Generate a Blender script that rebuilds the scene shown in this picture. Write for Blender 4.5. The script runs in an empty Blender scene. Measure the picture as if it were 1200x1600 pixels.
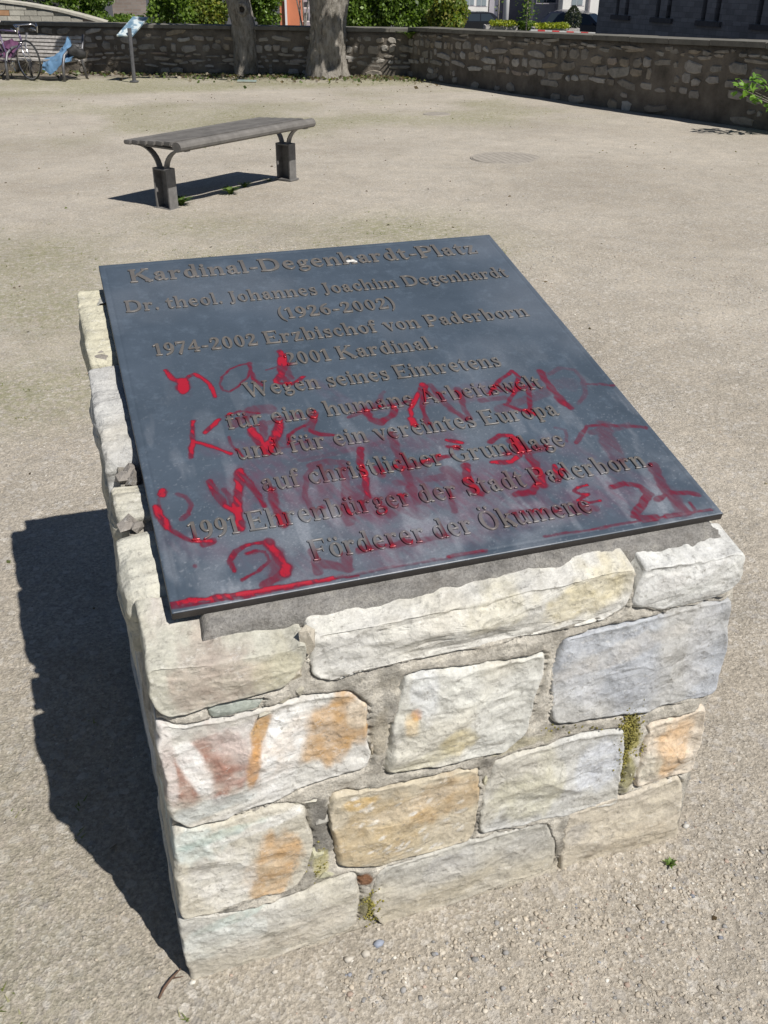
import bpy, math, random
import numpy as np
from mathutils import Vector
sc = bpy.context.scene
COL = sc.collection
# ------------------------------------------------------------------ camera
FPX = 1481.38
CAM = np.array([-0.01868, -1.12165, 1.6])
PIT, ROL, YAW = 0.5249, 0.0068, 0.3263
FW = np.array([math.sin(YAW)*math.cos(PIT), math.cos(YAW)*math.cos(PIT), -math.sin(PIT)])
_r = np.array([math.cos(YAW), -math.sin(YAW), 0.0]); _u = np.cross(_r, FW)
RT = _r*math.cos(ROL)+_u*math.sin(ROL); UP = -_r*math.sin(ROL)+_u*math.cos(ROL)
cd = bpy.data.cameras.new('camera'); cam = bpy.data.objects.new('camera', cd); COL.objects.link(cam)
cd.sensor_fit = 'VERTICAL'; cd.sensor_height = 24.0; cd.lens = FPX/1600*24.0
cd.clip_start = 0.05; cd.clip_end = 1000
from mathutils import Matrix
M = Matrix((( RT[0], UP[0], -FW[0], CAM[0]), (RT[1], UP[1], -FW[1], CAM[1]), (RT[2], UP[2], -FW[2], CAM[2]), (0,0,0,1)))
cam.matrix_world = M
sc.camera = cam
# ------------------------------------------------------------------ light
SAZ, SEL = -0.4428, 0.9134
SD = np.array([math.sin(SAZ)*math.cos(SEL), math.cos(SAZ)*math.cos(SEL), -math.sin(SEL)])   # direction light travels
world = bpy.data.worlds.new('World'); sc.world = world; world.use_nodes = True
wn = world.node_tree; bg = wn.nodes['Background']
sky = wn.nodes.new('ShaderNodeTexSky'); sky.sky_type = 'NISHITA'; sky.sun_disc = False
sky.sun_elevation = SEL; sky.sun_rotation = math.atan2(-SD[0], -SD[1])
sky.altitude = 100; sky.air_density = 0.75; sky.dust_density = 0.3; sky.ozone_density = 1.0
wn.links.new(sky.outputs[0], bg.inputs[0]); bg.inputs[1].default_value = 0.05
sd = bpy.data.lights.new('sun', 'SUN'); sd.energy = 5.0; sd.angle = math.radians(0.5); sd.color = (1.0, 0.955, 0.89)
sun = bpy.data.objects.new('sun', sd); COL.objects.link(sun)
sun.rotation_euler = Vector(SD).to_track_quat('-Z', 'Y').to_euler()
sc.view_settings.view_transform = 'Standard'; sc.view_settings.look = 'None'
sc.view_settings.exposure = 0.15; sc.view_settings.gamma = 1.0; sc.view_settings.use_curve_mapping = False
# ------------------------------------------------------------------ helpers
def ray(x, y): return FW+RT*(x-600)/FPX+UP*(800-y)/FPX           # a sight line (photo pixels) used to survey points on real planes
def G(y): return -0.022*max(0.0, y-5)
def Gv(y): return -0.022*np.maximum(0.0, y-5)
def on_ground(x, y):
    z = 0.0; d = ray(x, y)
    for i in range(40):
        q = CAM+d*(z-CAM[2])/d[2]; z = G(q[1])
    return q
def on_plane(x, y, P0, n):
    d = ray(x, y); P0 = np.array(P0, float); n = np.array(n, float)
    return CAM+d*(((P0-CAM)@n)/(d@n))
def at(x, y, D): return CAM+ray(x, y)*D
def hsh(i, j, k, s):
    n = (i*374761393+j*668265263+k*1274126177+s*362437) & 0xffffffff
    n = ((n ^ (n >> 13))*1274126177) & 0xffffffff
    return ((n ^ (n >> 16)) & 0xffff)/65535.0
def vnoise(P, s=0):
    P = np.asarray(P, float); I = np.floor(P).astype(np.int64); f = P-I; f = f*f*f*(f*(f*6-15)+10)
    r = 0
    for a in (0, 1):
        for b in (0, 1):
            for c in (0, 1):
                w = (f[..., 0] if a else 1-f[..., 0])*(f[..., 1] if b else 1-f[..., 1])*(f[..., 2] if c else 1-f[..., 2])
                r = r+w*hsh(I[..., 0]+a, I[..., 1]+b, I[..., 2]+c, s)
    return r*2-1
def fbm(P, o=4, s=0, g=0.5):
    P = np.asarray(P, float); r = 0; a = 1; t = 0
    for i in range(o):
        r = r+a*vnoise(P+i*17.3, s+i); t += a; a *= g; P = P*2.03
    return r/t
def sstep(a, b, x):
    t = np.clip((x-a)/(b-a), 0, 1); return t*t*(3-2*t)
def tag(o, label=None, cat=None, group=None, kind=None):
    if label: o['label'] = label
    if cat: o['category'] = cat
    if group: o['group'] = group
    if kind: o['kind'] = kind
    return o
def empty(name, loc=(0, 0, 0), rz=0.0, label=None, cat=None, group=None):
    o = bpy.data.objects.new(name, None); COL.objects.link(o); o.location = tuple(float(v) for v in loc)
    o.rotation_euler = (0, 0, rz); o.empty_display_size = 0.1
    return tag(o, label, cat, group)
def link(name, me, parent=None, loc=None):
    o = bpy.data.objects.new(name, me); COL.objects.link(o)
    if parent is not None: o.parent = parent
    if loc is not None: o.location = tuple(float(v) for v in loc)
    return o
def meshnp(name, V, F, mat, parent=None, smooth=True, col=None, loc=None, attr='Col'):
    """V (n,3); F either one (m,k) array or list of them"""
    Fs = F if isinstance(F, list) else [F]
    V = np.asarray(V, np.float32)
    if loc is not None: V = V-np.asarray(loc, np.float32)
    me = bpy.data.meshes.new(name)
    me.vertices.add(len(V)); me.vertices.foreach_set('co', V.ravel())
    Fs = [np.asarray(f, np.int32) for f in Fs if len(f)]
    idx = np.concatenate([f.ravel() for f in Fs]); cnt = np.concatenate([np.full(len(f), f.shape[1], np.int32) for f in Fs])
    st = np.concatenate([[0], np.cumsum(cnt)[:-1]]).astype(np.int32)
    me.loops.add(len(idx)); me.loops.foreach_set('vertex_index', idx)
    me.polygons.add(len(cnt)); me.polygons.foreach_set('loop_start', st)
    me.update(calc_edges=True)
    if smooth: me.polygons.foreach_set('use_smooth', np.ones(len(cnt), bool))
    if col is not None:
        a = me.color_attributes.new(attr, 'FLOAT_COLOR', 'POINT')
        c = np.ones((len(V), 4), np.float32); c[:, :col.shape[1]] = col; a.data.foreach_set('color', c.ravel())
    me.materials.append(mat); me.validate()
    return link(name, me, parent, loc)
class MB:
    """collects boxes, tubes, lathes into one mesh"""
    def __init__(s): s.v = []; s.f = []
    def add(s, V, F):
        n = len(s.v); s.v += [tuple(map(float, p)) for p in V]; s.f += [tuple(int(i)+n for i in f) for f in F]; return s
    def box(s, c, d, ax=None, bev=0.0):
        c = np.array(c, float); d = np.array(d, float)/2
        A = np.eye(3) if ax is None else np.array(ax, float)
        if bev <= 0:
            V = [c+A.T@(d*np.array(k)) for k in ((-1,-1,-1),(1,-1,-1),(1,1,-1),(-1,1,-1),(-1,-1,1),(1,-1,1),(1,1,1),(-1,1,1))]
            return s.add(V, [(0,3,2,1),(4,5,6,7),(0,1,5,4),(1,2,6,5),(2,3,7,6),(3,0,4,7)])
        V = []; 
        for z, q in ((-1, 1), (-1, 0), (1, 0), (1, 1)):
            for (a, b, e) in ((-1,-1,0),(1,-1,1),(1,1,2),(-1,1,3)):
                dz = z*(d[2]-(0 if q else bev)); ix = bev if q else 0
                xx, yy = a*(d[0]-ix), b*(d[1]-ix)
                if e in (0, 2): P = [(xx+( -a)*bev*(0 if 1 else 0), yy)]
                V += [c+A.T@np.array([a*(d[0]-ix-bev), b*(d[1]-ix), dz]), c+A.T@np.array([a*(d[0]-ix), b*(d[1]-ix-bev), dz])] if e in (1, 3) else [c+A.T@np.array([a*(d[0]-ix), b*(d[1]-ix-bev), dz]), c+A.T@np.array([a*(d[0]-ix-bev), b*(d[1]-ix), dz])]
        F = []
        for r in range(3):
            for k in range(8):
                a = r*8+k; b = r*8+(k+1) % 8; F.append((a, b, b+8, a+8))
        F.append(tuple(range(7, -1, -1))); F.append(tuple(range(24, 32)))
        return s.add(V, F)
    def tube(s, P, r, n=8, cap=True, flat=None):
        P = [np.array(p, float) for p in P]; m = len(P)
        R = r if hasattr(r, '__len__') else [r]*m
        V = []; up0 = None
        for i, p in enumerate(P):
            t = P[min(i+1, m-1)]-P[max(i-1, 0)]; t = t/(np.linalg.norm(t)+1e-9)
            if up0 is None: up0 = np.array([0, 0, 1.]) if abs(t[2]) < .9 else np.array([1., 0, 0])
            a = np.cross(t, up0); a /= np.linalg.norm(a)+1e-9; b = np.cross(a, t); up0 = b
            for k in range(n):
                th = 2*math.pi*k/n
                V.append(p+R[i]*(a*math.cos(th)*(flat or 1)+b*math.sin(th)))
        F = [(i*n+k, i*n+(k+1) % n, (i+1)*n+(k+1) % n, (i+1)*n+k) for i in range(m-1) for k in range(n)]
        if cap: F += [tuple(range(n-1, -1, -1)), tuple(range((m-1)*n, m*n))]
        return s.add(V, F)
    def ring(s, c, ax, R, r, n=36, k=8):
        c = np.array(c, float); ax = np.array(ax, float); ax /= np.linalg.norm(ax)
        u = np.cross(ax, [0, 0, 1.]) if abs(ax[2]) < .9 else np.cross(ax, [1., 0, 0]); u /= np.linalg.norm(u); w = np.cross(ax, u)
        V = []
        for i in range(n):
            t = 2*math.pi*i/n; d = u*math.cos(t)+w*math.sin(t)
            for j in range(k):
                q = 2*math.pi*j/k; V.append(c+d*(R+r*math.cos(q))+ax*r*math.sin(q))
        return s.add(V, [(i*k+j, ((i+1) % n)*k+j, ((i+1) % n)*k+(j+1) % k, i*k+(j+1) % k) for i in range(n) for j in range(k)])
    def prism(s, poly, o, ea, eb, en, t):
        """polygon in (ea,eb) at o, extruded by t along en"""
        o, ea, eb, en = (np.array(q, float) for q in (o, ea, eb, en)); n = len(poly)
        V = [o+ea*a+eb*b for a, b in poly]+[o+ea*a+eb*b+en*t for a, b in poly]
        return s.add(V, [tuple(range(n-1, -1, -1)), tuple(range(n, 2*n))]+[(i, (i+1) % n, n+(i+1) % n, n+i) for i in range(n)])
    def build(s, name, mat, parent=None, smooth=False, loc=None, bevel=0):
        me = bpy.data.meshes.new(name); V = np.array(s.v)
        if loc is not None: V = V-np.array(loc)
        me.from_pydata(V.tolist(), [], s.f); me.materials.append(mat); me.validate()
        import bmesh
        bm = bmesh.new(); bm.from_mesh(me); bmesh.ops.recalc_face_normals(bm, faces=bm.faces)
        if bevel: bmesh.ops.bevel(bm, geom=list(bm.edges), offset=bevel, segments=2, affect='EDGES', clamp_overlap=True)
        bm.to_mesh(me); bm.free()
        if smooth: me.polygons.foreach_set('use_smooth', [True]*len(me.polygons))
        return link(name, me, parent, loc)
# ------------------------------------------------------------------ materials
def mat_new(name):
    m = bpy.data.materials.new(name); m.use_nodes = True; nt = m.node_tree
    return m, nt, nt.nodes['Principled BSDF']
def N(nt, t, **kw):
    n = nt.nodes.new('ShaderNode'+t)
    for k, v in kw.items():
        if k in n.inputs.keys(): n.inputs[k].default_value = v
        else: setattr(n, k, v)
    return n
def noise(nt, vec, scale, detail=4, rough=.6, stretch=None):
    n = N(nt, 'TexNoise', Scale=scale, Detail=detail, Roughness=rough)
    if stretch:
        mp = N(nt, 'Mapping'); mp.inputs['Scale'].default_value = stretch
        nt.links.new(vec, mp.inputs[0]); vec = mp.outputs[0]
    nt.links.new(vec, n.inputs['Vector']); return n.outputs['Fac']
def ramp(nt, fac, stops):
    r = N(nt, 'ValToRGB'); e = r.color_ramp.elements
    while len(e) < len(stops): e.new(.5)
    for i, (p, c) in enumerate(stops):
        e[i].position = p; e[i].color = tuple(c)+(1,) if len(c) == 3 else c
    nt.links.new(fac, r.inputs[0]); return r.outputs[0]
def mixc(nt, fac, a, b, mode='MIX'):
    m = N(nt, 'Mix', data_type='RGBA', blend_type=mode)
    for s, v in ((m.inputs[0], fac), (m.inputs[6], a), (m.inputs[7], b)):
        if hasattr(v, 'is_linked') or hasattr(v, 'links'): nt.links.new(v, s)
        else: s.default_value = v if not hasattr(v, '__len__') else (tuple(v)+(1,))[:4]
    return m.outputs[2]
def mth(nt, op, a, b=0.0, c=None):
    m = N(nt, 'Math', operation=op)
    for i, v in enumerate((a, b) if c is None else (a, b, c)):
        if hasattr(v, 'links'): nt.links.new(v, m.inputs[i])
        else: m.inputs[i].default_value = v
    return m.outputs[0]
def bump(nt, bs, h, strength=.5, dist=.01, prev=None):
    b = N(nt, 'Bump', Strength=strength, Distance=dist); nt.links.new(h, b.inputs['Height'])
    if prev: nt.links.new(prev, b.inputs['Normal'])
    nt.links.new(b.outputs[0], bs.inputs['Normal']); return b.outputs[0]
def simple(name, c, rough=.7, metal=0.0, var=.25, scale=6.0, bstr=.0, bdist=.01, c2=None, rnd=0.0, spec=None):
    m, nt, bs = mat_new(name); pos = N(nt, 'NewGeometry').outputs['Position']
    f = noise(nt, pos, scale, 6, .65)
    lo = tuple(v*(1-var) for v in c); hi = c2 or tuple(min(1, v*(1+var)) for v in c)
    o = ramp(nt, f, [(.3, lo), (.7, hi)])
    if rnd:
        oi = N(nt, 'ObjectInfo').outputs['Random']
        k = mth(nt, 'MULTIPLY_ADD', oi, 2*rnd, 1-rnd)
        o = mixc(nt, 1.0, o, N_comb(nt, k), 'MULTIPLY')
    nt.links.new(o, bs.inputs['Base Color']); bs.inputs['Roughness'].default_value = rough; bs.inputs['Metallic'].default_value = metal
    if spec is not None: bs.inputs['Specular IOR Level'].default_value = spec
    if bstr: bump(nt, bs, noise(nt, pos, scale*4, 6, .7), bstr, bdist)
    return m
def N_comb(nt, v):
    c = N(nt, 'CombineColor')
    for i in range(3): nt.links.new(v, c.inputs[i])
    return c.outputs[0]
# ------------------------------------------------------------------ ground
def ground_mat():
    m, nt, bs = mat_new('gravel_ground'); pos = N(nt, 'NewGeometry').outputs['Position']
    big = noise(nt, pos, .55, 4, .6); mid = noise(nt, pos, 5, 6, .7); fine = noise(nt, pos, 90, 5, .8)
    c = ramp(nt, big, [(.34, (.335, .296, .242)), (.64, (.475, .427, .358))])
    c = mixc(nt, mth(nt, 'MULTIPLY', ramp(nt, mid, [(.40, (0, 0, 0)), (.72, (1, 1, 1))]), .6), c, (.25, .23, .195))
    c = mixc(nt, .8, c, ramp(nt, fine, [(.30, (.22, .22, .22)), (.5, (.5, .5, .5)), (.66, (.86, .86, .86))]), 'OVERLAY')
    v = N(nt, 'TexVoronoi', Scale=170.0); nt.links.new(pos, v.inputs['Vector'])
    vb = N(nt, 'SeparateColor'); nt.links.new(v.outputs['Color'], vb.inputs[0])
    g = ramp(nt, vb.outputs[0], [(0, (.16, .15, .14)), (.3, (.34, .31, .26)), (.7, (.43, .39, .33)), (1, (.72, .69, .64))])
    msk = ramp(nt, noise(nt, pos, 3.2, 5, .65), [(.40, (.08, .08, .08)), (.60, (.42, .42, .42))])
    c = mixc(nt, msk, c, g)
    v2 = N(nt, 'TexVoronoi', Scale=62.0); nt.links.new(pos, v2.inputs['Vector'])
    vs = N(nt, 'SeparateColor'); nt.links.new(v2.outputs['Color'], vs.inputs[0])
    c = mixc(nt, mth(nt, 'MULTIPLY', mth(nt, 'GREATER_THAN', vs.outputs[1], .86), .35), c, ramp(nt, vs.outputs[2], [(0, (.25, .24, .24)), (1, (.7, .67, .62))]))
    a = N(nt, 'Attribute', attribute_name='Col'); sp = N(nt, 'SeparateColor'); nt.links.new(a.outputs['Color'], sp.inputs[0])
    gn = noise(nt, pos, 26, 6, .8)
    k = mth(nt, 'MULTIPLY', sp.outputs[0], ramp(nt, gn, [(.40, (0, 0, 0)), (.56, (1, 1, 1))]))
    c = mixc(nt, mth(nt, 'MULTIPLY', k, .75), c, (.20, .205, .09))                       # thin moss and grass film
    c = mixc(nt, mth(nt, 'MULTIPLY', sp.outputs[1], .65), c, (.15, .125, .10))           # leaf mould near the trees
    nt.links.new(c, bs.inputs['Base Color']); bs.inputs['Roughness'].default_value = .93
    bs.inputs['Specular IOR Level'].default_value = .25
    b = bump(nt, bs, v.outputs['Distance'], .5, .004)
    b = bump(nt, bs, noise(nt, pos, 150, 5, .8), .75, .005, b)
    bump(nt, bs, noise(nt, pos, 14, 6, .7), .5, .02, b)
    return m
def green(X, Y):
    P = np.stack([X, Y, X*0], -1)
    f = fbm(P*.8, 3, 5)
    w = sstep(2.3, 3.0, Y)*(1-sstep(5.4, 6.6, Y))*(1-sstep(.3, 1.9, X))*.9+sstep(3.6, 4.4, Y)*(1-sstep(5.2, 6.2, Y))*(1-sstep(1.8, 3.4, X))*.55
    w = np.maximum(w, sstep(9.5, 11, Y)*(1-sstep(13.5, 16, Y))*.5*sstep(-.1, .3, f+.1))
    w = np.maximum(w, sstep(15.5, 16.6, Y)*.9)
    w = np.maximum(w, (1-sstep(.5, 1.6, Y))*(1-sstep(-.9, .2, X))*.5)
    return np.clip(w*(.95+1.6*f), 0, 1)
def axis(a, f0, f1, b, st, g=1.045, mx=.35):
    mid = np.arange(f0, f1, st); lo = []; x = f0; s = st
    while x > a: s = min(s*g, mx); x -= s; lo.append(x)
    hi = []; x = mid[-1]; s = st
    while x < b: s = min(s*g, mx); x += s; hi.append(x)
    return np.array(lo[::-1]+list(mid)+hi)
def gz(X, Y):
    P = np.stack([X, Y, X*0], -1)
    d = np.maximum(np.maximum(-X, X-1.02), np.maximum(-Y, Y-1.08))
    h = Gv(Y)+.012*fbm(P*1.1, 3, 11)+.0045*fbm(P*9, 4, 3)
    near = np.clip(1-np.hypot(X-.5, Y)/5, 0, 1)
    h = h+near*.0028*fbm(P*55, 2, 8)
    h = h+.014*np.exp(-np.maximum(d, 0)/.05)*(.35+.65*sstep(-.3, .35, fbm(P*5, 2, 44)))*sstep(.25, .5, X)-.006
    return h
xs = axis(-24, -1.15, 2.5, 10.2, .0105); ys = axis(-9, -.95, 2.4, 22.5, .0105)
X, Y = np.meshgrid(xs, ys); nx, ny = len(xs), len(ys)
Z = gz(X, Y)
I = np.arange(nx*ny).reshape(ny, nx)
Fq = np.stack([I[:-1, :-1], I[:-1, 1:], I[1:, 1:], I[1:, :-1]], -1).reshape(-1, 4)
cg = np.stack([green(X, Y), sstep(16.6, 17.6, Y+.42*(X-6.6)+.25*fbm(np.stack([X, Y, X*0], -1)*1.5, 3, 2)), X*0], -1).reshape(-1, 3)
GM = ground_mat()
g = meshnp('ground', np.stack([X, Y, Z], -1).reshape(-1, 3), Fq, GM, col=cg); tag(g, kind='structure')
# the lower street outside the wall
asph = simple('asphalt', (.055, .055, .058), .9, var=.2, scale=3, bstr=.2)
sx = np.arange(-160, 220, 4.); X2, Y2 = np.meshgrid(sx, np.arange(-140, 300, 4.))
R2 = np.hypot(X2, Y2+1); Z2 = -.9-1.35*sstep(18, 62, R2)
I = np.arange(X2.size).reshape(X2.shape)
tag(meshnp('street', np.stack([X2, Y2, Z2], -1).reshape(-1, 3), np.stack([I[:-1, :-1], I[:-1, 1:], I[1:, 1:], I[1:, :-1]], -1).reshape(-1, 4), asph), kind='structure')
# loose grit: tens of thousands of small stones
def attr_mat(name, rough=.85, nvar=.18, nscale=40, bstr=.3, bdist=.003, spec=.4):
    m, nt, bs = mat_new(name); pos = N(nt, 'NewGeometry').outputs['Position']
    a = N(nt, 'Attribute', attribute_name='Col').outputs['Color']
    f = noise(nt, pos, nscale, 6, .75)
    c = mixc(nt, 1.0, a, ramp(nt, f, [(.3, (1-nvar*1.6,)*3), (.5, (1, 1, 1)), (.7, (min(1.6, 1+nvar),)*3)]), 'MULTIPLY')
    nt.links.new(c, bs.inputs['Base Color']); bs.inputs['Roughness'].default_value = rough; bs.inputs['Specular IOR Level'].default_value = spec
    if bstr: bump(nt, bs, noise(nt, pos, nscale*4, 5, .8), bstr, bdist)
    return m
rng = np.random.default_rng(7)
t_ = (1+5**.5)/2
ICO = np.array([(-1,t_,0),(1,t_,0),(-1,-t_,0),(1,-t_,0),(0,-1,t_),(0,1,t_),(0,-1,-t_),(0,1,-t_),(t_,0,-1),(t_,0,1),(-t_,0,-1),(-t_,0,1)])/math.hypot(1, t_)
ICF = np.array([(0,11,5),(0,5,1),(0,1,7),(0,7,10),(0,10,11),(1,5,9),(5,11,4),(11,10,2),(10,7,6),(7,1,8),(3,9,4),(3,4,2),(3,2,6),(3,6,8),(3,8,9),(4,9,5),(2,4,11),(6,2,10),(8,6,7),(9,8,1)])
def pebbles(n, sampler, smin, smax, name='gravel'):
    XY = sampler(n); n = len(XY)
    dc = np.hypot(XY[:, 0]-CAM[0], XY[:, 1]-CAM[1])
    sz = smin*(smax/smin)**(rng.random(n)**2.6)
    sz = sz*np.clip(dc/3.2, 1, 1.9)
    a = rng.random((n, 3))*.5+.75; a[:, 2] *= .55
    V = ICO[None]*(1+.22*rng.standard_normal((n, 12, 1)))*a[:, None]*sz[:, None, None]
    th = rng.random(n)*6.283; c, s = np.cos(th)[:, None], np.sin(th)[:, None]
    V = np.stack([V[..., 0]*c-V[..., 1]*s, V[..., 0]*s+V[..., 1]*c, V[..., 2]], -1)
    V[..., 0] += XY[:, :1]; V[..., 1] += XY[:, 1:]; V[..., 2] += (gz(XY[:, 0], XY[:, 1])+sz*.08)[:, None]
    pal = np.array([(.42, .37, .30), (.36, .32, .265), (.46, .42, .355), (.55, .53, .48), (.25, .245, .24), (.22, .23, .26), (.36, .28, .23), (.29, .265, .23)])
    pc = pal[rng.choice(8, n, p=[.30, .22, .2, .06, .07, .02, .04, .09])]*(.8+.4*rng.random((n, 1)))
    F = (ICF[None]+np.arange(n)[:, None, None]*12).reshape(-1, 3)
    return V.reshape(-1, 3), F, np.repeat(pc, 12, 0)
def samp(n):
    a = rng.random(n*6)*2.1-.75; r = .75+rng.random(n*6)**1.25*5.5
    P = np.stack([CAM[0]+.3+np.sin(a+.35)*r, CAM[1]+np.cos(a+.35)*r], -1)
    ok = ~((P[:, 0] > .02) & (P[:, 0] < 1.0) & (P[:, 1] > .02) & (P[:, 1] < 1.06))
    w = .12+.88*sstep(-.1, .35, fbm(np.stack([P[:, 0]*1.3, P[:, 1]*1.3, P[:, 0]*0], -1), 3, 21))
    ok &= rng.random(len(P)) < w
    return P[ok][:n]
PM = attr_mat('grit', .85, .15, 60, 0)
V, F, Cc = pebbles(75000, samp, .0008, .0038)
def samp2(n):   # heap of coarser gravel by the foot of the pedestal
    a = rng.random(n); P = np.stack([.25+a*1.0, -.07-rng.exponential(.10, n)], -1)
    P[:, 1] += .0*a; return P
V2, F2, C2 = pebbles(1900, samp2, .0012, .0066)
tag(meshnp('gravel', np.vstack([V, V2]), np.vstack([F, F2+len(V)]), PM, smooth=False, col=np.vstack([Cc, C2])), kind='stuff',)
# ------------------------------------------------------------------ pedestal
W, D, ZF, TT = 1.0206, 1.0864, 0.7132, 0.2263
ct, st_ = math.cos(TT), math.sin(TT)
ped = empty('stone_pedestal', (0, 0, 0), 0, 'squat pedestal of rough pale quarry stones set in grey mortar, with a sloping top', 'pedestal')
def chaikin(P, k=1, c=.25):
    for _ in range(k):
        Q = np.roll(P, -1, 0); P = np.stack([P*(1-c)+Q*c, P*c+Q*(1-c)], 1).reshape(-1, 2)
    return P
def resample(P, n):
    Q = np.vstack([P, P[:1]]); L = np.concatenate([[0], np.cumsum(np.linalg.norm(np.diff(Q, axis=0), axis=1))])
    t = np.linspace(0, L[-1], n, endpoint=False)
    return np.stack([np.interp(t, L, Q[:, 0]), np.interp(t, L, Q[:, 1])], -1)
FRM = {'front': ((0, 0, 0), (1, 0, 0), (0, 0, 1), (0, -1, 0)), 'left': ((0, 0, 0), (0, -1, 0), (0, 0, 1), (-1, 0, 0)),
       'right': ((W, 0, 0), (0, 1, 0), (0, 0, 1), (1, 0, 0)), 'back': ((W, D, 0), (-1, 0, 0), (0, 0, 1), (0, 1, 0))}
OR, WH, RD, GB, YE, TE, DK = (.48, .29, .12), (.78, .78, .77), (.32, .16, .12), (.40, .43, .50), (.55, .44, .16), (.36, .47, .44), (.13, .12, .10)
def facets(Q, seed, rel):
    r_ = np.random.default_rng(seed*13+5); Q = Q+.006*np.stack([fbm(np.column_stack([Q*24, Q[:, 0]*0+seed]), 3, 5), fbm(np.column_stack([Q*24, Q[:, 0]*0+seed]), 3, 6)], -1); h = np.full(len(Q), 9.); sp = np.abs(Q).max(0)+1e-3
    for k in range(15):
        p = r_.uniform(-1, 1, 2)*sp*.9; g_ = r_.normal(0, 1, 2)*np.array((.055, .10))*rel/.006; h = np.minimum(h, rel*r_.uniform(.2, 1.5)+(Q-p)@g_)
    return np.clip(h+rel*.9, -rel*.5, rel*2.4)
OUTL = []
def stone(poly, face='front', out=.012, back=.12, seed=0, base=(.5, .49, .45), ext=None, stains=(), n=120, edge=.022, rel=.006, jit=.004, strata=.5, sidej=.004, rings=26):
    O, ea, eb, en = (np.array(v, float) for v in FRM[face])
    ext = -en if ext is None else np.array(ext, float)
    P = np.array(poly, float)
    ar = .5*np.sum(P[:, 0]*np.roll(P[:, 1], -1)-np.roll(P[:, 0], -1)*P[:, 1])
    if ar < 0: P = P[::-1]
    P = resample(chaikin(chaikin(P, 1, .07), 1, .2), n); c = P.mean(0)
    nm = np.roll(P, -1, 0)-np.roll(P, 1, 0); nm = np.stack([nm[:, 1], -nm[:, 0]], -1); nm /= np.linalg.norm(nm, axis=1)[:, None]+1e-9
    P3 = np.stack([P[:, 0], P[:, 1], P[:, 0]*0+seed*3.1], -1)
    P = P+nm*(.0038+jit*(1.5*fbm(P3*18, 3, seed)+.7*fbm(P3*70, 3, seed+9)))[:, None]
    if face == 'front': OUTL.append(P)
    rad = np.linalg.norm(P-c, axis=1)
    # side rings from back to front, then front rings towards the centre
    rs = np.concatenate([1-np.linspace(0, 1, rings)**1.6*.0, []])[:0]
    fr = 1-(np.linspace(0, 1, rings))**1.35
    V = []
    sides = max(3, int(back/.012)) if back > .05 else 3
    for q in np.linspace(1, 0, sides, endpoint=False):
        e = back*q
        p3 = np.stack([P[:, 0], P[:, 1], P[:, 0]*0+e+seed*2.3], -1)
        off = sidej*fbm(p3*np.array([14, 30, 14.]), 3, seed+4)*min(1, q*4)
        S = P+nm*off[:, None]
        V.append(O+S[:, :1]*ea+S[:, 1:]*eb+ext*e)
    for k, r in enumerate(fr):
        S = c+(P-c)*r
        d = (1-r)*rad*.85; edge_n = edge*.42
        prof = 1-(1-np.clip(d/(edge_n*(.5+1.3*sstep(-.4, .4, fbm(P3*16, 2, seed+60)))), 0, 1))**1.7
        p3 = np.stack([S[:, 0]+seed*1.7, S[:, 1]*(1+strata), S[:, 0]*0+seed], -1)
        w = fbm(p3*7, 2, seed+2)
        t = (fbm(p3*np.array([5, 11, 1.])+w[:, None]*.5, 3, seed+3)*3.2); tf = np.floor(t); ter = (tf+sstep(.88, 1, t-tf))/3.2
        h = facets(S-c, seed, rel)+ter*rel*.8+rel*.30*fbm(p3*26, 5, seed+6)+rel*.12*fbm(p3*np.array([30, 60, 1.]), 2, seed+8)
        h = out*prof+h*np.clip(d/edge, .12, 1)
        V.append(O+S[:, :1]*ea+S[:, 1:]*eb+en*h[:, None])
    V = np.concatenate(V); m = len(V)//n
    I = np.arange(m*n).reshape(m, n); J = np.roll(I, -1, 1)
    F = np.stack([I[:-1], J[:-1], J[1:], I[1:]], -1).reshape(-1, 4)
    # colours
    A = (V-O)@ea; B = (V-O)@eb
    p3 = V*1.0+seed*.37; bw_ = 1
    f = fbm(p3*5, 4, seed+20); f2 = fbm(p3*np.array([9, 9, 26.]), 4, seed+30)
    col = (np.array(base)*.85+np.mean(base)*.15)*1.04*(1+.16*f+.10*f2)[:, None]
    warm = sstep(-.02, .4, fbm(p3*6, 3, seed+41))[:, None]
    col = col*(1-warm*.28)+np.array((.56, .50, .36))*warm*.28
    for (sx_, sy_, rx, ry, ang, cc, k) in stains:
        if face == 'front': q = on_plane(sx_, sy_, (0, 0, 0), (0, -1, 0)); a0, b0 = q[0], q[2]
        else: a0, b0 = sx_, sy_
        sc_ = 1/790.
        da, db = (A-a0), (B-b0); ca, sa = math.cos(math.radians(ang)), math.sin(math.radians(ang))
        u, v = (da*ca+db*sa)/(rx*sc_), (-da*sa+db*ca)/(ry*sc_)
        dd = np.sqrt(u*u+v*v)+.45*fbm(p3*np.array([44, 26, 20.]), 5, int(sx_) % 97)
        w = (.88*sstep(1.18, .72, dd)*k*(.95+.45*fbm(p3*60, 2, 3)))[:, None]; w = np.clip(w, 0, 1)
        col = col*(1-w)+np.array(cc)*w
    # cracks and dust
    cr = np.abs(fbm(p3*np.array([6, 6, 15.]), 3, seed+50)); col = col*(1-.30*sstep(.022, .0, cr)*sstep(0, .25, fbm(p3*4, 2, seed+51)))[:, None]
    low = sstep(.16, .0, V[:, 2]+.03*f)[:, None]*.55
    col = col*(1-low)+np.array((.46, .41, .32))*low
    ctr = V.mean(0)
    return meshnp('stone', V, F, STM, ped, col=np.clip(col, .02, .85), loc=None)
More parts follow.
